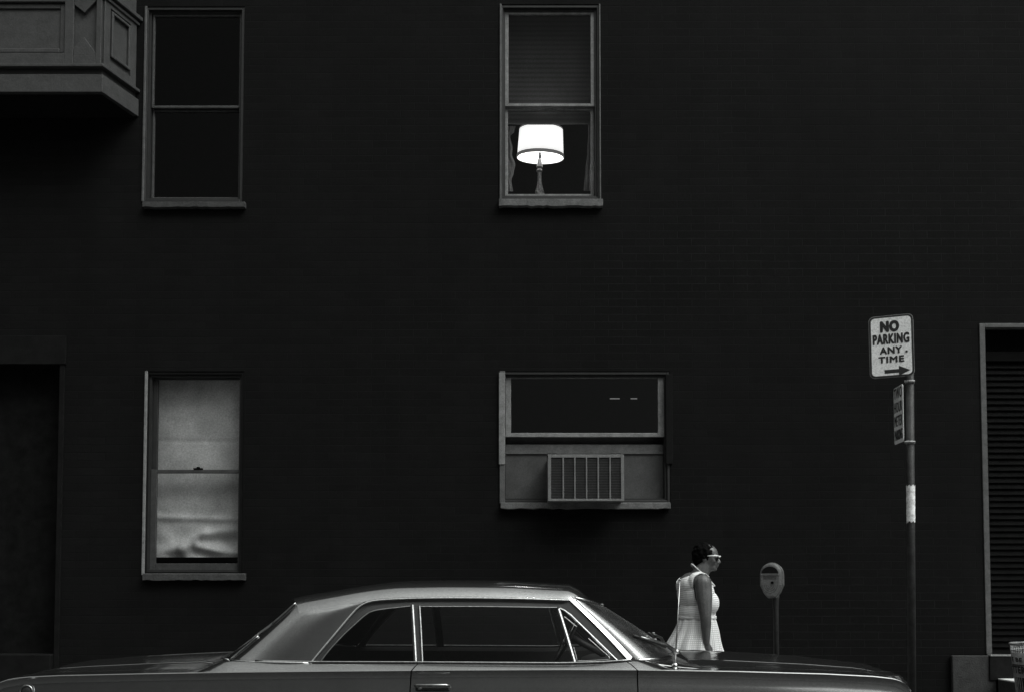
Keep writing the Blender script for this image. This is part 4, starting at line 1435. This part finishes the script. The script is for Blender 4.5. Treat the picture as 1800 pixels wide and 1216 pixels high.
# ---- side glass, pillars and trim, near and far
for far in (False, True):
    b = MB(); poly(b, curve([(560, 1166), (578, 1142), (612, 1106), (646, 1077), (664, 1070.5), (690, 1067), (722, 1064)], 4) + [(729, 1166)])
    b.build('quarter_window', M['cglass'], car, fixn=False)
    b = MB(); poly(b, [(741, 1166), (737, 1066), (978, 1067), (1011, 1167)]); b.build('door_window', M['cglass'], car, fixn=False)
    b = MB(); poly(b, [(1014, 1167), (984, 1070), (1000, 1077), (1085, 1163)]); b.build('vent_window', M['cglass'], car, fixn=False)
    # dark header rail between gutter and glass, and the pillar
    b = MB()
    up = curve([(545, 1166), (563, 1144), (590, 1112), (617, 1080), (632, 1065), (648, 1057), (670, 1053.5), (720, 1051), (800, 1050), (900, 1051), (1000, 1054)], 4)
    lo = curve([(560, 1166), (578, 1142), (600, 1118), (622, 1096), (640, 1081), (652, 1074), (672, 1069.5), (722, 1064), (800, 1064.5), (900, 1065.5), (984, 1067.5)], 4)
    b.grid([[side(u[0], u[1], -.003, far), side(u[0] * .5 + l[0] * .5, u[1] * .5 + l[1] * .5, -.010, far), side(l[0], l[1], -.006, far)] for u, l in zip(up, lo)])
    poly(b, [(984, 1067), (1000, 1053), (1008, 1058), (1108, 1161), (1086, 1162)], -.004, far)
    poly(b, [(727, 1064), (739, 1064), (744, 1166), (731, 1166)], -.004, far)
    b.build('window_surround', M['rubber'], car, fixn=False)
    b = MB()
    strip(b, up, 3.6, .010, far)
    b.build('drip_rail', M['chrome'], car, smooth=True)
    b = MB()
    strip(b, curve([(562, 1164), (578, 1143), (600, 1119), (622, 1098), (640, 1082), (652, 1074.5), (672, 1070), (722, 1064.5)], 4), 2.6, .002, far)
    b.build('window_trim', M['chrome_dull'], car, smooth=True)
    b = MB(); strip(b, [(724.5, 1062), (727.5, 1110), (730.5, 1165)], 6.5, .006, far); b.build('window_trim', M['chrome_dull'], car, smooth=True)
    b = MB(); strip(b, [(737.5, 1064), (740, 1110), (742.5, 1165)], 4, .006, far)
    b.build('window_trim', M['chrome_dull'], car, smooth=True)
    b = MB(); strip(b, [(737, 1065.3), (850, 1065.3), (979, 1067)], 2.6, .006, far)
    b.build('window_trim', M['chrome_dull'], car, smooth=True)
    b = MB(); strip(b, [(981.5, 1069), (996, 1116), (1010.5, 1165)], 6.5, .009, far); b.build('vent_bar', M['chrome_dull'], car, smooth=True)
    b = MB(); strip(b, [(984, 1068.5), (992, 1072), (1003, 1080), (1088, 1163)], 4.2, .008, far)
    b.build('vent_trim', M['chrome_dull'], car, smooth=True)
    b = MB(); strip(b, [(992, 1083), (1002, 1091), (1014, 1101)], 2, .004, far)
    b.build('vent_seal', M['chrome_dull'], car, smooth=True)
    b = MB(); strip(b, curve([(1034, 1121), (1060, 1144), (1070, 1153), (1071, 1157.5), (1060, 1159), (1016, 1160.5), (1014, 1157), (1008, 1136)], 4), 1.8, .004, far)
    b.build('vent_seal', M['chrome_dull'], car, smooth=True)
    # bright pillar strip turned to the sky
    b = MB()
    rows = []
    for k in range(13):
        t = k / 12
        p1 = side(1000 + (1105.5 - 1000) * t + 3.0 * math.sin(math.pi * t), 1052.5 + (1161 - 1052.5) * t, .006)
        w_ = .026 + .008 * t
        p2 = p1 + Vector((w_ * .72, .024, w_ * .66))
        pm_ = (p1 + p2) / 2 + Vector((.002, -.004, .006))
        if far:
            for q_ in (p1, p2, pm_): q_.y = 2 * CYC - q_.y
        rows.append([p1, pm_, p2])
    b.grid(rows)
    b.build('pillar_trim', M['chrome'], car, smooth=True)
    # belt moulding
    b = MB()
    path = [carp(X_B0 + .16 + (X_B1 - X_B0 - .16) * k / 40, 0) + Vector((0, -.003, .005)) for k in range(41)]
    if far: path = [Vector((p.x, 2 * CYC - p.y, p.z)) for p in path]
    b.tube(path, .0055, 6)
    b.build('belt_moulding', M['chrome_dull'], car, smooth=True)
    b = MB()
    foot = near_foot if not far else far_foot
    b.tube([p + Vector((-.004, -.008 if not far else .008, -.002)) for p in foot], .0075, 6)
    b.build('pillar_foot_trim', M['chrome'], car, smooth=True)

# ---- hood, trunk lid, cowl
YH = CYC - .74
X_HR, X_HN = ax(1214, 1150, 5.7), ax(1586, 1185, 5.9)


def top_panel(Xa, Xb, dzf, n=48, corner_a=0, corner_b=0, drop_b=0, drop_a=0, lift=.0045):
    ys = [-.742, -.735, -.72, -.69, -.64, -.58, -.535, -.514, -.507, -.49, -.46, -.4, -.3, -.15, 0]
    ys = ys + [-y for y in ys[-2::-1]]
    rows = []
    for k in range(n + 1):
        t = k / n
        row = []
        for y in ys:
            e = max(0, (abs(y) - .742 + .12) / .12)
            ca = corner_a * (1 - math.sqrt(max(0, 1 - min(e, 1) ** 2)))
            cb_ = corner_b * (1 - math.sqrt(max(0, 1 - min(e, 1) ** 2)))
            X = Xa + ca + (Xb - cb_ - Xa - ca) * t
            dz = dzf(X)
            a = abs(y)
            if a > .735: z = -.004
            elif a > .72: z = .0
            elif a > .5: z = .000 + (dz + .002) * smooth01((.70 - a) / .21) - .004 * math.exp(-((a - .6) / .04) ** 2)
            else: z = dz + .002 - .008 * math.exp(-((a - .44) / .04) ** 2) + .014 * smooth01((.44 - a) / .44)
            if a < .512: z += .005 * min(1, dz / .008 + .3) * smooth01((X - Xa) / .25)
            z += zr(max(min(X, 2.12), X_T + .15)) + lift
            z -= drop_b * smooth01((t - .93) / .07) ** 2 + drop_a * smooth01((.03 - t) / .03) ** 2
            row.append(Vector((X, CYC + y * wid(X) / .90, z)))
        rows.append(row)
    return rows


X1, X2 = ax(1240, 1157, 5.9), ax(1570, 1182, 5.9)
hdz = lambda X: .024 - .022 * max(0, (X - X1) / (X2 - X1))
b = MB(); b.grid(top_panel(X_HR, X_HN, hdz, 60, corner_a=.10, corner_b=.05, drop_b=.05, drop_a=.012))
b.build('hood', M['paint'], car, autosmooth=40)
X_TR = X_T + .10
X_TF = ax(385, 1158, 5.8) - .06
tdz = lambda X: .004 + .018 * smooth01((X - X_TR) / (X_TF - X_TR))
b = MB(); b.grid(top_panel(X_TR, X_TF, tdz, 50, corner_a=.05, corner_b=.06, drop_a=.04, drop_b=.008)); b.build('trunk_lid', M['paint'], car, autosmooth=40)
for Xa, Xb in ((X_T + .06, X_B0 + .08), (X_B1 + .10, X_N - .06)):   # dark well under each lid
    b = MB()
    rows = []
    for k in range(31):
        X = Xa + (Xb - Xa) * k / 30
        zz_ = zr(X) - .03
        rows.append([Vector((X, CYC + s * (wid(X) - .14), zz_)) for s in (-1, -.5, 0, .5, 1)])
    b.grid(rows)
    b.build('lid_well', M['black'], car, fixn=False)
# cowl panel between windshield and hood, and tail panel under the rear window
b = MB()
rows = [[], [], [], []]
for p in ws_base:
    s = (p.y - CYC) / .80
    yy_ = CYC + s * .80
    Xh = X_HR + .05
    zE = zr(Xh) + .012 + .02 * bowf(s)
    for j, t in enumerate((0, .3, .65, 1)):
        q_ = Vector((p.x - .012, p.y, p.z - .008)).lerp(Vector((max(Xh, p.x + .03), yy_, zE - .012)), t)
        q_.z -= .006 * math.sin(math.pi * t)
        rows[j].append(q_)
b.grid(rows)
for sd in (-1, 1):
    fl = []
    for k in range(13):
        X = X_B1 - .04 + (X_HR + .12 - X_B1 + .04) * k / 12
        o_ = carp(X, 0, sd)
        i_ = Vector((X, CYC + sd * .60, zr(X) + .018))
        fl.append([o_ + Vector((0, sd * .004, -.004)), o_.lerp(i_, .4) + Vector((0, 0, -.006)), i_ + Vector((0, 0, -.012))])
    b.grid(fl)
b.build('cowl', M['paint'], car, smooth=True)
b = MB()
rows = [[], []]
for p in rw_base:
    s = (p.y - CYC) / .75
    rows[0].append(p + Vector((.012, 0, -.006)))
    rows[1].append(Vector((min(X_TF - .012, p.x - .02), CYC + s * .755, zr(X_TF) + .006 + .02 * bowf(max(-1, min(1, s))))))
b.grid(rows); b.build('tail_panel', M['paint'], car, smooth=True)

# ---- fittings
b = MB()
hx0, hx1 = ax(729, 1205, 5.49), ax(791, 1205, 5.49)
hz = az(1203, 5.49)
yd = carp(-.45, 9).y
b.tube([(hx0, yd - .002, hz - .004), (hx0 + .012, yd - .024, hz), (hx1 - .02, yd - .026, hz + .001), (hx1, yd - .018, hz - .004)], [.006, .0085, .0085, .006], 8)
hd = b.build('handle', M['chrome_dull'], door, smooth=True)
b = MB(); b.box(hx0 + .004, hx1 - .002, yd - .010, yd + .012, hz - .034, hz - .008); b.build('handle_recess', M['rubber'], door, bevel=.008)
b = MB(); b.lathe((hx0 + .03, yd - .010, hz - .014), [(.012, -.012), (.012, -.004), (.004, .002)], 14, axis='y'); b.build('handle_button', M['chrome_dull'], door, smooth=True)
fc = at(40, 1216, 5.5)
yf = carp(fc.x, 8).y
b = MB()
b.tube([(fc.x + .034 * math.cos(a), yf - .008, fc.z + .034 * math.sin(a)) for a in [2 * math.pi * k / 24 for k in range(25)]], .005, 6, cap=False)
fcap = b.build('fuel_cap', M['chrome_dull'], car, smooth=True)
b = MB(); b.lathe((fc.x, yf - .004, fc.z), [(.031, .01), (.031, 0), (.02, -.006)], 24, axis='y'); b.build('cap_disc', M['rubber'], fcap, smooth=True)

an = at(1186.5, 1170, 5.60); an2 = at(1195, 1020, 5.60)
zb2 = zr(an.x) - .008
b = MB()
b.tube([Vector((an.x, an.y, zb2 + .03)), an.lerp(an2, .35), an.lerp(an2, .36), an2], [.0046, .0042, .0036, .0028], 8)
b.lathe(an2, [(.003, -.002), (.006, .004), (.004, .010)], 8)
ant = b.build('antenna', M['chrome_dull'], car, smooth=True)
b = MB(); b.lathe((an.x, an.y, 0), [(.022, zb2 - .006), (.021, zb2 + .004), (.014, zb2 + .010)], 18)
b.build('antenna_base', M['rubber'], ant, smooth=True)
b = MB(); b.lathe((an.x, an.y, zb2 + .022), [(.006, -.016), (.016, -.013), (.019, 0), (.015, .013), (.006, .02)], 18)
b.build('antenna_ball', M['chrome'], ant, smooth=True)

for yo, dirn in ((-.42, 1), (.25, 1)):
    # wiper: spindle at the base of the glass, arm across the glass, blade on its end
    s = yo / .78
    i0 = min(range(len(sv)), key=lambda i: abs(sv[i] - s))
    bs = ws_base[i0] + Vector((.03, 0, .012))
    s2 = max(-.9, s - .42)
    i1 = min(range(len(sv)), key=lambda i: abs(sv[i] - s2))
    tp_ = ws_base[i1].lerp(ws_top[i1], .30) + Vector((.022, 0, .022))
    b = MB(); b.tube([bs, bs.lerp(tp_, .4) + Vector((.012, 0, .014)), bs.lerp(tp_, .75) + Vector((.004, 0, .006)), tp_], [.012, .010, .006, .005], 8)
    b.lathe(bs + Vector((0, 0, -.012)), [(.02, 0), (.022, .012), (.012, .03)], 12)
    wa = b.build('wiper', M['chrome_dull'], car, smooth=True)
    b = MB()
    s3a, s3b = max(-.93, s - .62), min(.9, s - .05)
    pts = []
    for k in range(9):
        ss = s3a + (s3b - s3a) * k / 8
        ii = min(range(len(sv)), key=lambda i: abs(sv[i] - ss))
        t_ = .36 - .26 * k / 8
        pts.append(ws_base[ii].lerp(ws_top[ii], t_) + Vector((.012, 0, .012)))
    b.tube(pts, .007, 6)
    b.build('wiper_blade', M['rubber'], wa, smooth=True)
    for k in (2, 4, 6):
        b = MB(); b.obox(pts[k] + Vector((.012, 0, .014)), (1, 0, 0), (0, 1, 0), (0, 0, 1), .008, .012, .004)
        b.build('blade_bridge', M['chrome_dull'], wa, bevel=.003)

# steering wheel, dashboard, seats, mirror (left-hand drive: the wheel is on the kerb side)
sw = at(1000, 1117, 6.78)
tilt = Matrix.Rotation(R(-62), 4, 'Y')
b = MB()
b.tube([sw + tilt @ Vector((.19 * math.cos(a), .19 * math.sin(a), 0)) for a in [2 * math.pi * k / 40 for k in range(41)]], .010, 8, cap=False)
for a in (0, math.pi):
    b.tube([sw, sw + tilt @ Vector((0, .19 * math.cos(a), 0))], .008, 6)
b.tube([sw, sw + tilt @ Vector((0, 0, -.28))], .022, 8)
b.build('steering_wheel', M['rubber'], car, smooth=True)
b = MB()
b.tube([sw + tilt @ Vector((.12 * math.cos(a), .12 * math.sin(a), .012)) for a in [math.pi * (-.7 + 1.4 * k / 20) for k in range(21)]], .005, 6)
b.build('horn_ring', M['chrome'], car, smooth=True)
b = MB()
rows = [[Vector((X, CYC + y, z)) for y in (-.74, -.4, 0, .4, .74)] for X, z in ((.50, .62), (.47, .80), (.50, .87), (.56, .89), (.70, .90), (.86, .91))]
b.grid(rows); b.build('dashboard', M['inner_mid'], car, smooth=True)
for X0 in (-.35, -1.15):
    b = MB()
    rows = []
    for (dx_, z) in ((.50, .40), (.50, .52), (.44, .57), (.06, .55), (.0, .60), (-.10, .84), (-.13, .90), (-.19, .91), (-.23, .86), (-.14, .45)):
        rows.append([Vector((X0 + dx_, CYC + y, z - .012 * abs(y) ** 2)) for y in (-.66, -.62, -.3, 0, .3, .62, .66)])
    b.grid(rows); b.build('bench_seat', M['inner'], car, autosmooth=40)
b = MB(); b.box(X_B0 + .02, -1.42, CYC - .68, CYC + .68, .86, .885); b.build('parcel_shelf', M['inner'], car)
# wheels and bumpers below the picture
for Xw in (-1.75, 1.40):
    for sd in (-1, 1):
        yw = CYC + sd * .73
        b = MB(); b.lathe((Xw, yw, .335), [(.19, -.09), (.30, -.095), (.33, -.07), (.335, 0), (.33, .07), (.30, .095), (.19, .09)], 40, axis='y')
        wh = b.build('wheel', M['rubber'], car, smooth=True)
        b = MB(); b.lathe((Xw, yw + sd * .07, .335), [(.195, sd * .028), (.17, sd * .034), (.15, sd * .02), (.06, sd * .035), (.02, sd * .045)], 40, axis='y')
        b.build('rim', M['chrome_dull'], wh, smooth=True)
for Xb_, s in ((X_N + .04, 1), (X_T - .04, -1)):
    b = MB()
    rows = []
    for k in range(21):
        u = -1 + 2 * k / 20
        xo = Xb_ + s * (.10 * bowf(u)) - s * .10
        rows.append([Vector((xo + s * dxx, CYC + u * .90, z)) for dxx, z in ((.0, .36), (.07, .38), (.09, .44), (.08, .52), (.0, .54))])
    b.grid(rows); b.build('bumper', M['chrome'], car, smooth=True)

# ------------------------------------------------------------------ walking person
YP = 8.65
SC = F / YP
P0 = Vector((ax(1228, 1050, YP), YP, .15))
person = thing('person', 'stout person in a sleeveless checked dress and browline glasses, walking right past the parked car', 'person', P0)


def L_(px, py, y=0):
    p = at(px, py, YP)
    return Vector((p.x, YP + y, p.z))


def uv_sphere(b, c, r, rot=None, nu=20, nv=12):
    rows = []
    for i in range(nv + 1):
        th = math.pi * i / nv
        row = []
        for k in range(nu):
            ph = 2 * math.pi * k / nu
            v = Vector((r[0] * math.sin(th) * math.cos(ph), r[1] * math.sin(th) * math.sin(ph), r[2] * math.cos(th)))
            if rot is not None: v = rot @ v
            row.append(Vector(c) + v)
        rows.append(row)
    b.grid(rows, close=True)


def capsule(b, p, q, r0, r1, n=12):
    p, q = Vector(p), Vector(q)
    d = (q - p).normalized()
    a = d.orthogonal().normalized(); c = d.cross(a)
    rows = []
    for t in (-1, -.92, -.7, -.38, 0):
        rr_ = r0 * math.sqrt(max(1e-4, 1 - t * t))
        rows.append([p + d * (t * r0) + (a * math.cos(2 * math.pi * k / n) + c * math.sin(2 * math.pi * k / n)) * rr_ for k in range(n)])
    for t in (0, .38, .7, .92, 1):
        rr_ = r1 * math.sqrt(max(1e-4, 1 - t * t))
        rows.append([q + d * (t * r1) + (a * math.cos(2 * math.pi * k / n) + c * math.sin(2 * math.pi * k / n)) * rr_ for k in range(n)])
    base = len(b.v)
    b.grid(rows, close=True)
    b.f.append(tuple(base + k for k in range(n))[::-1])
    b.f.append(tuple(base + (len(rows) - 1) * n + k for k in range(n)))


def remeshed(b, name, material, parent, voxel, smooth_it=4):
    o = b.build(name + '_src', material, None)
    m = o.modifiers.new('r', 'REMESH'); m.mode = 'VOXEL'; m.voxel_size = voxel
    m = o.modifiers.new('s', 'SMOOTH'); m.iterations = smooth_it; m.factor = .5
    dg = bpy.context.evaluated_depsgraph_get()
    me = bpy.data.meshes.new_from_object(o.evaluated_get(dg))
    bpy.data.objects.remove(o)
    off = ORG[parent]
    for v in me.vertices: v.co -= off
    for q in me.polygons: q.use_smooth = True
    me.name = name
    ob = bpy.data.objects.new(name, me)
    COL.objects.link(ob); ob.parent = parent
    ORG[ob] = off
    if not me.materials: me.materials.append(material)
    return ob


def P(x, y, z): return P0 + Vector((x, y, z))


b = MB()
# trunk
uv_sphere(b, P(-.045, 0, 1.17), (.125, .185, .17))
uv_sphere(b, P(-.080, 0, 1.235), (.098, .175, .105))
uv_sphere(b, P(-.070, 0, 1.285), (.075, .13, .065))
for s in (-1, 1):
    uv_sphere(b, P(.058, s * .085, 1.085), (.088, .088, .10)); uv_sphere(b, P(.03, s * .09, 1.17), (.075, .085, .09))
    uv_sphere(b, P(-.025, s * .15, 1.265), (.08, .075, .075))
uv_sphere(b, P(-.015, 0, 1.00), (.145, .175, .14))
uv_sphere(b, P(-.01, 0, .90), (.135, .165, .12))
uv_sphere(b, P(-.03, 0, .83), (.135, .17, .14))
# neck
capsule(b, P(-.02, 0, 1.28), P(.062, -.01, 1.41), .080, .062)
# arms and hands
for s in (-1, 1):
    sh_ = P(.0, s * .205, 1.255)
    if s == -1: el, wr = P(.012, s * .245, .985), P(.018, s * .235, .755)
    else: el, wr = P(-.03, s * .24, .99), P(.11, s * .22, .80)
    capsule(b, sh_, sh_.lerp(el, .5), .074, .068)
    capsule(b, sh_.lerp(el, .5), el, .068, .050)
    capsule(b, el, el.lerp(wr, .35), .049, .046)
    capsule(b, el.lerp(wr, .35), wr, .046, .030)
    d = (wr - el).normalized()
    fw_ = Vector((1, 0, 0)); fw_ = (fw_ - d * fw_.dot(d)).normalized()
    sd_ = d.cross(fw_).normalized() * (1 if s == -1 else -1)
    pc = wr + d * .05
    capsule(b, wr, pc + d * .015 + fw_ * .014, .024, .020)
    capsule(b, wr + d * .01, pc + d * .018 - fw_ * .018, .022, .017)
    inw = Vector((0, -s, 0))
    for k, (o_f, ln) in enumerate(((.030, .070), (.011, .078), (-.008, .072), (-.026, .057))):
        r0_ = pc + d * .022 + fw_ * o_f
        k1 = r0_ + d * ln * .42 + inw * .006
        k2 = k1 + d * ln * .32 + inw * .014
        k3 = k2 + d * ln * .20 + inw * .016
        capsule(b, r0_ - d * .01, k1, .0095, .0085, 8); capsule(b, k1, k2, .0085, .0078, 8); capsule(b, k2, k3, .0078, .0065, 8)
    t0 = wr + d * .018 + fw_ * .02
    t1 = t0 + d * .035 + fw_ * .026 + inw * .008; t2 = t1 + d * .03 + fw_ * .004 + inw * .008
    capsule(b, t0, t1, .012, .0105, 8); capsule(b, t1, t2, .0105, .008, 8)
# legs in stride
for s, kn, an_, toe in ((-1, (.17, .10, .46), (.22, .10, .09), (.40, .11, .04)), (1, (.0, .1, .45), (-.24, .1, .15), (-.09, .1, .04))):
    hp = P(-.04, s * .10, .82)
    kn, an_, toe = P(kn[0], s * kn[1], kn[2]), P(an_[0], s * an_[1], an_[2]), P(toe[0], s * toe[1], toe[2])
    capsule(b, hp, kn, .105, .064); capsule(b, kn, kn.lerp(an_, .4), .062, .064); capsule(b, kn.lerp(an_, .4), an_, .062, .036)
    capsule(b, an_ - Vector((.02, 0, .035)), toe, .034, .024)
# head in its own frame, then turned a little to the street
HC = P(.080, -.005, 1.468)
HR = Matrix.Rotation(R(-24), 3, 'Z') @ Matrix.Rotation(R(4), 3, 'Y')


def hp_(x, y, z): return HC + HR @ Vector((x, y, z))


def hs(b, c, r, rot=None):
    uv_sphere(b, hp_(*c), r, HR if rot is None else HR @ rot)


hs(b, (-.012, 0, .045), (.098, .077, .082))
hs(b, (.022, 0, -.01), (.074, .066, .09))
hs(b, (.036, 0, -.065), (.052, .050, .042))      # jaw
hs(b, (.066, 0, -.085), (.022, .026, .020))      # chin
hs(b, (.064, 0, .030), (.030, .052, .022))       # brow
for s in (-1, 1):
    hs(b, (.056, s * .038, -.018), (.032, .026, .026))   # cheek
    hs(b, (-.012, s * .074, .0), (.020, .010, .030))     # ear
    hs(b, (.074, s * .030, .012), (.013, .014, .010))    # eyes
    hs(b, (.094, s * .013, -.030), (.012, .010, .009))   # nostrils
capsule(b, hp_(.086, 0, .014), hp_(.104, 0, -.022), .009, .014)
hs(b, (.104, 0, -.026), (.014, .015, .012))
hs(b, (.088, 0, -.050), (.014, .024, .008))
hs(b, (.084, 0, -.062), (.014, .022, .009))
bodyo = remeshed(b, 'body', M['skin'], person, .0065, 3)

# hair: thick short dark cap
b = MB()
hs(b, (-.036, 0, .045), (.094, .088, .086))
hs(b, (-.060, 0, .0), (.075, .078, .075))
rnd = random.Random(3)
for k in range(160):
    th = rnd.uniform(0, math.pi * .72); ph = rnd.uniform(0, 2 * math.pi)
    v = Vector((.092 * math.sin(th) * math.cos(ph) - .036, .088 * math.sin(th) * math.sin(ph), .084 * math.cos(th) + .045))
    if v.x > .045 and v.z < .105: continue
    hs(b, v, (.016, .016, .016))
remeshed(b, 'hair', M['hair'], person, .007, 2)

# dress bodice: the trunk of the body, grown outwards
src = bodyo.data
bm = bmesh.new(); bm.from_mesh(src)
bm.normal_update()
arm_a, arm_b = Vector((.0, -.205, 1.255)), Vector((.012, -.245, .985))


def seg_d(p, a, c):
    t = max(0, min(1, (p - a).dot(c - a) / (c - a).length_squared))
    return (p - a - (c - a) * t).length


def keep(p):
    if p.z < .925 or p.z > 1.36: return False
    q = Vector((p.x, -abs(p.y), p.z))
    if seg_d(q, Vector((.0, -.215, 1.25)), Vector((.012, -.245, .985))) < .079 and q.y < -.155: return False
    if q.y < -.205: return False
    # scooped neckline, lower behind
    e = Vector((p.x - .012, p.y, 0))
    lim = 1.318 - .30 * max(0, -p.x - .06) - .55 * max(0, p.x - .03)
    if abs(p.y) < .135 and p.z > lim - .28 * max(0, .1 - abs(p.y)): return False
    return True


kill = [f for f in bm.faces if not keep(f.calc_center_median())]
bmesh.ops.delete(bm, geom=kill, context='FACES')
for v in bm.verts: v.co += v.normal * .009
for _ in range(3): bmesh.ops.smooth_vert(bm, verts=[v for v in bm.verts if v.is_boundary], factor=.5, use_axis_x=True, use_axis_y=True, use_axis_z=True)
me = bpy.data.meshes.new('bodice')
bm.to_mesh(me); bm.free()
me.materials.clear(); me.materials.append(M['bodice'])
for q in me.polygons: q.use_smooth = True; q.material_index = 0
bod = bpy.data.objects.new('bodice', me); COL.objects.link(bod); bod.parent = person
m_ = bod.modifiers.new('solid', 'SOLIDIFY'); m_.thickness = .006; m_.offset = 1

# skirt: gathered, swinging back
b = MB()
SK = [(.972, -.165, .142, .172), (.955, -.163, .140, .175), (.92, -.178, .150, .19), (.85, -.205, .166, .21), (.78, -.25, .172, .23), (.70, -.295, .182, .25), (.60, -.335, .215, .265), (.50, -.365, .25, .28), (.42, -.385, .28, .29)]
na = 96
rows, uvs = [], []
for z, xa, xb, ry in SK:
    row = []
    for k in range(na + 1):
        a = 2 * math.pi * k / na
        t = (.96 - z) / .54
        pl_a = (.004 + .022 * max(0, t)) * math.cos(13 * a + 1.1 * math.sin(2 * a)) + .01 * max(0, t) * math.cos(29 * a)
        cx0 = (xa + xb) / 2; rx = (xb - xa) / 2
        row.append(P(cx0 + (rx + pl_a) * math.cos(a), (ry + pl_a) * math.sin(a), z + .012 * math.cos(a) * max(0, t)))
    rows.append(row)
b.grid(rows)
sk = b.build('skirt', M['skirt'], person, smooth=True)
uvl = sk.data.uv_layers.new(name='UVMap')
nrow = na + 1
for lo_ in sk.data.loops:
    i, k = divmod(lo_.vertex_index, nrow)
    z, xa, xb, ry = SK[i]
    arc = (k / na - .75) * 2 * math.pi * (.17 + .10 * min(1, max(0, (.96 - z) / .3)))
    uvl.data[lo_.index].uv = (arc, z * 1.03)
m_ = sk.modifiers.new('sub', 'SUBSURF'); m_.levels = 1; m_.render_levels = 1
b = MB()
wb = []
for k in range(49):
    a = 2 * math.pi * k / 48
    wb.append([P(-.012 + (.158 + o) * math.cos(a), (.178 + o) * math.sin(a), z) for o, z in ((-.004, .943), (.004, .947), (.005, .972), (-.002, .978))])
b.grid(wb); b.build('belt', M['bodice'], person, smooth=True)
# bead necklace
b = MB()
for k in range(64):
    a = 2 * math.pi * k / 64
    c_ = P(.040 + .098 * math.cos(a), .102 * math.sin(a), 1.328 - .095 * math.cos(a) - .012 * abs(math.sin(a)))
    uv_sphere(b, c_, (.0068, .0068, .0068), None, 8, 6)
b.build('necklace', M['white'], person, smooth=True)
# browline glasses
b = MB()
for s in (-1, 1):
    b.tube([hp_(.100, s * .006, .020), hp_(.101, s * .026, .026), hp_(.096, s * .050, .028), hp_(.082, s * .068, .028), hp_(.045, s * .080, .026), hp_(.015, s * .083, .024)],
           [.004, .0072, .0082, .0078, .006, .0035], 8)
b.tube([hp_(.100, -.008, .019), hp_(.101, .008, .019)], .004, 6)
gl = b.build('glasses', M['white'], person, smooth=True)
b = MB()
for s in (-1, 1):
    c_ = hp_(.097, s * .034, .004)
    pts = [c_ + HR @ Vector((-.006 * (math.cos(a) * s > 0) * abs(math.cos(a)), .024 * math.cos(a), .019 * math.sin(a))) for a in [2 * math.pi * k / 20 for k in range(20)]]
    b.add(pts, [tuple(range(20))])
b.build('lenses', M['lens'], gl, fixn=False)
# shoes
b = MB()
for s, an_, toe in ((-1, (.22, .10, .09), (.40, .11, .04)), (1, (-.24, .1, .15), (-.09, .1, .04))):
    b = MB()
    a_, t_ = P(an_[0] - .03, s * an_[1], an_[2] - .05), P(toe[0], s * toe[1], toe[2])
    capsule(b, a_, t_, .042, .034)
    remeshed(b, 'shoe', M['shoe'], person, .009, 2)

# ------------------------------------------------------------------ daylight: dull street canyon
SUN_EL, SUN_AZ = R(47), R(134)     # azimuth clockwise from +Y (behind the wall): light from the right, camera side
SKY_STRENGTH = .15
w = bpy.data.worlds.new('World')
scene.world = w
w.use_nodes = True
N, L = w.node_tree.nodes, w.node_tree.links
bg = N['Background']
sky = N.new('ShaderNodeTexSky')
sky.sky_type = 'NISHITA'
sky.sun_disc = False
sky.sun_elevation = SUN_EL
sky.sun_rotation = SUN_AZ
sky.air_density = 1.5
sky.dust_density = 4
bw = N.new('ShaderNodeRGBToBW')
L.new(sky.outputs[0], bw.inputs[0])
# the far side of the street closes the lower sky: fade by the angle across the street
tc = N.new('ShaderNodeTexCoord')
sx = N.new('ShaderNodeSeparateXYZ'); L.new(tc.outputs['Generated'], sx.inputs[0])


def mth(op, a, c=None):
    n = N.new('ShaderNodeMath'); n.operation = op
    for i, v in enumerate((a, c)):
        if v is None: continue
        if isinstance(v, (int, float)): n.inputs[i].default_value = v
        else: L.new(v, n.inputs[i])
    return n.outputs[0]


yy2 = mth('MULTIPLY', sx.outputs['Y'], sx.outputs['Y'])
zz2 = mth('MULTIPLY', sx.outputs['Z'], sx.outputs['Z'])
xx2 = mth('MULTIPLY', mth('MULTIPLY', sx.outputs['X'], sx.outputs['X']), .35)
el = mth('DIVIDE', sx.outputs['Z'], mth('SQRT', mth('ADD', mth('ADD', yy2, zz2), xx2)))
mr = N.new('ShaderNodeMapRange'); mr.interpolation_type = 'SMOOTHSTEP'
mr.inputs['From Min'].default_value = SKY0 = .62
mr.inputs['From Max'].default_value = .90
mr.inputs['To Min'].default_value = .155
mr.inputs['To Max'].default_value = 2.8
L.new(el, mr.inputs['Value'])
mul = mth('MULTIPLY', mth('MULTIPLY', bw.outputs[0], mr.outputs[0]), mth('ADD', mth('MULTIPLY', sx.outputs['X'], .22), .84))
cbw = N.new('ShaderNodeCombineColor')
for i in range(3): L.new(mth('MULTIPLY', mul, LIGHT_TINT[i]), cbw.inputs[i])
L.new(cbw.outputs[0], bg.inputs['Color'])
bg.inputs['Strength'].default_value = SKY_STRENGTH

sd_ = bpy.data.lights.new('sun', 'SUN')
sd_.energy = .9
sd_.angle = R(60)
sd_.color = (.975, 1, .975)
so = bpy.data.objects.new('sun', sd_)
COL.objects.link(so)
dv = Vector((math.sin(SUN_AZ) * math.cos(SUN_EL), math.cos(SUN_AZ) * math.cos(SUN_EL), math.sin(SUN_EL)))
so.rotation_euler = dv.to_track_quat('Z', 'Y').to_euler()
so.location = (6, -6, 12)

scene.view_settings.view_transform = 'Standard'
scene.view_settings.look = 'None'
scene.view_settings.exposure = 0
scene.view_settings.gamma = 1
scene.render.engine = 'CYCLES'
scene.cycles.max_bounces = 8
scene.cycles.transparent_max_bounces = 16
scene.cycles.use_denoising = True
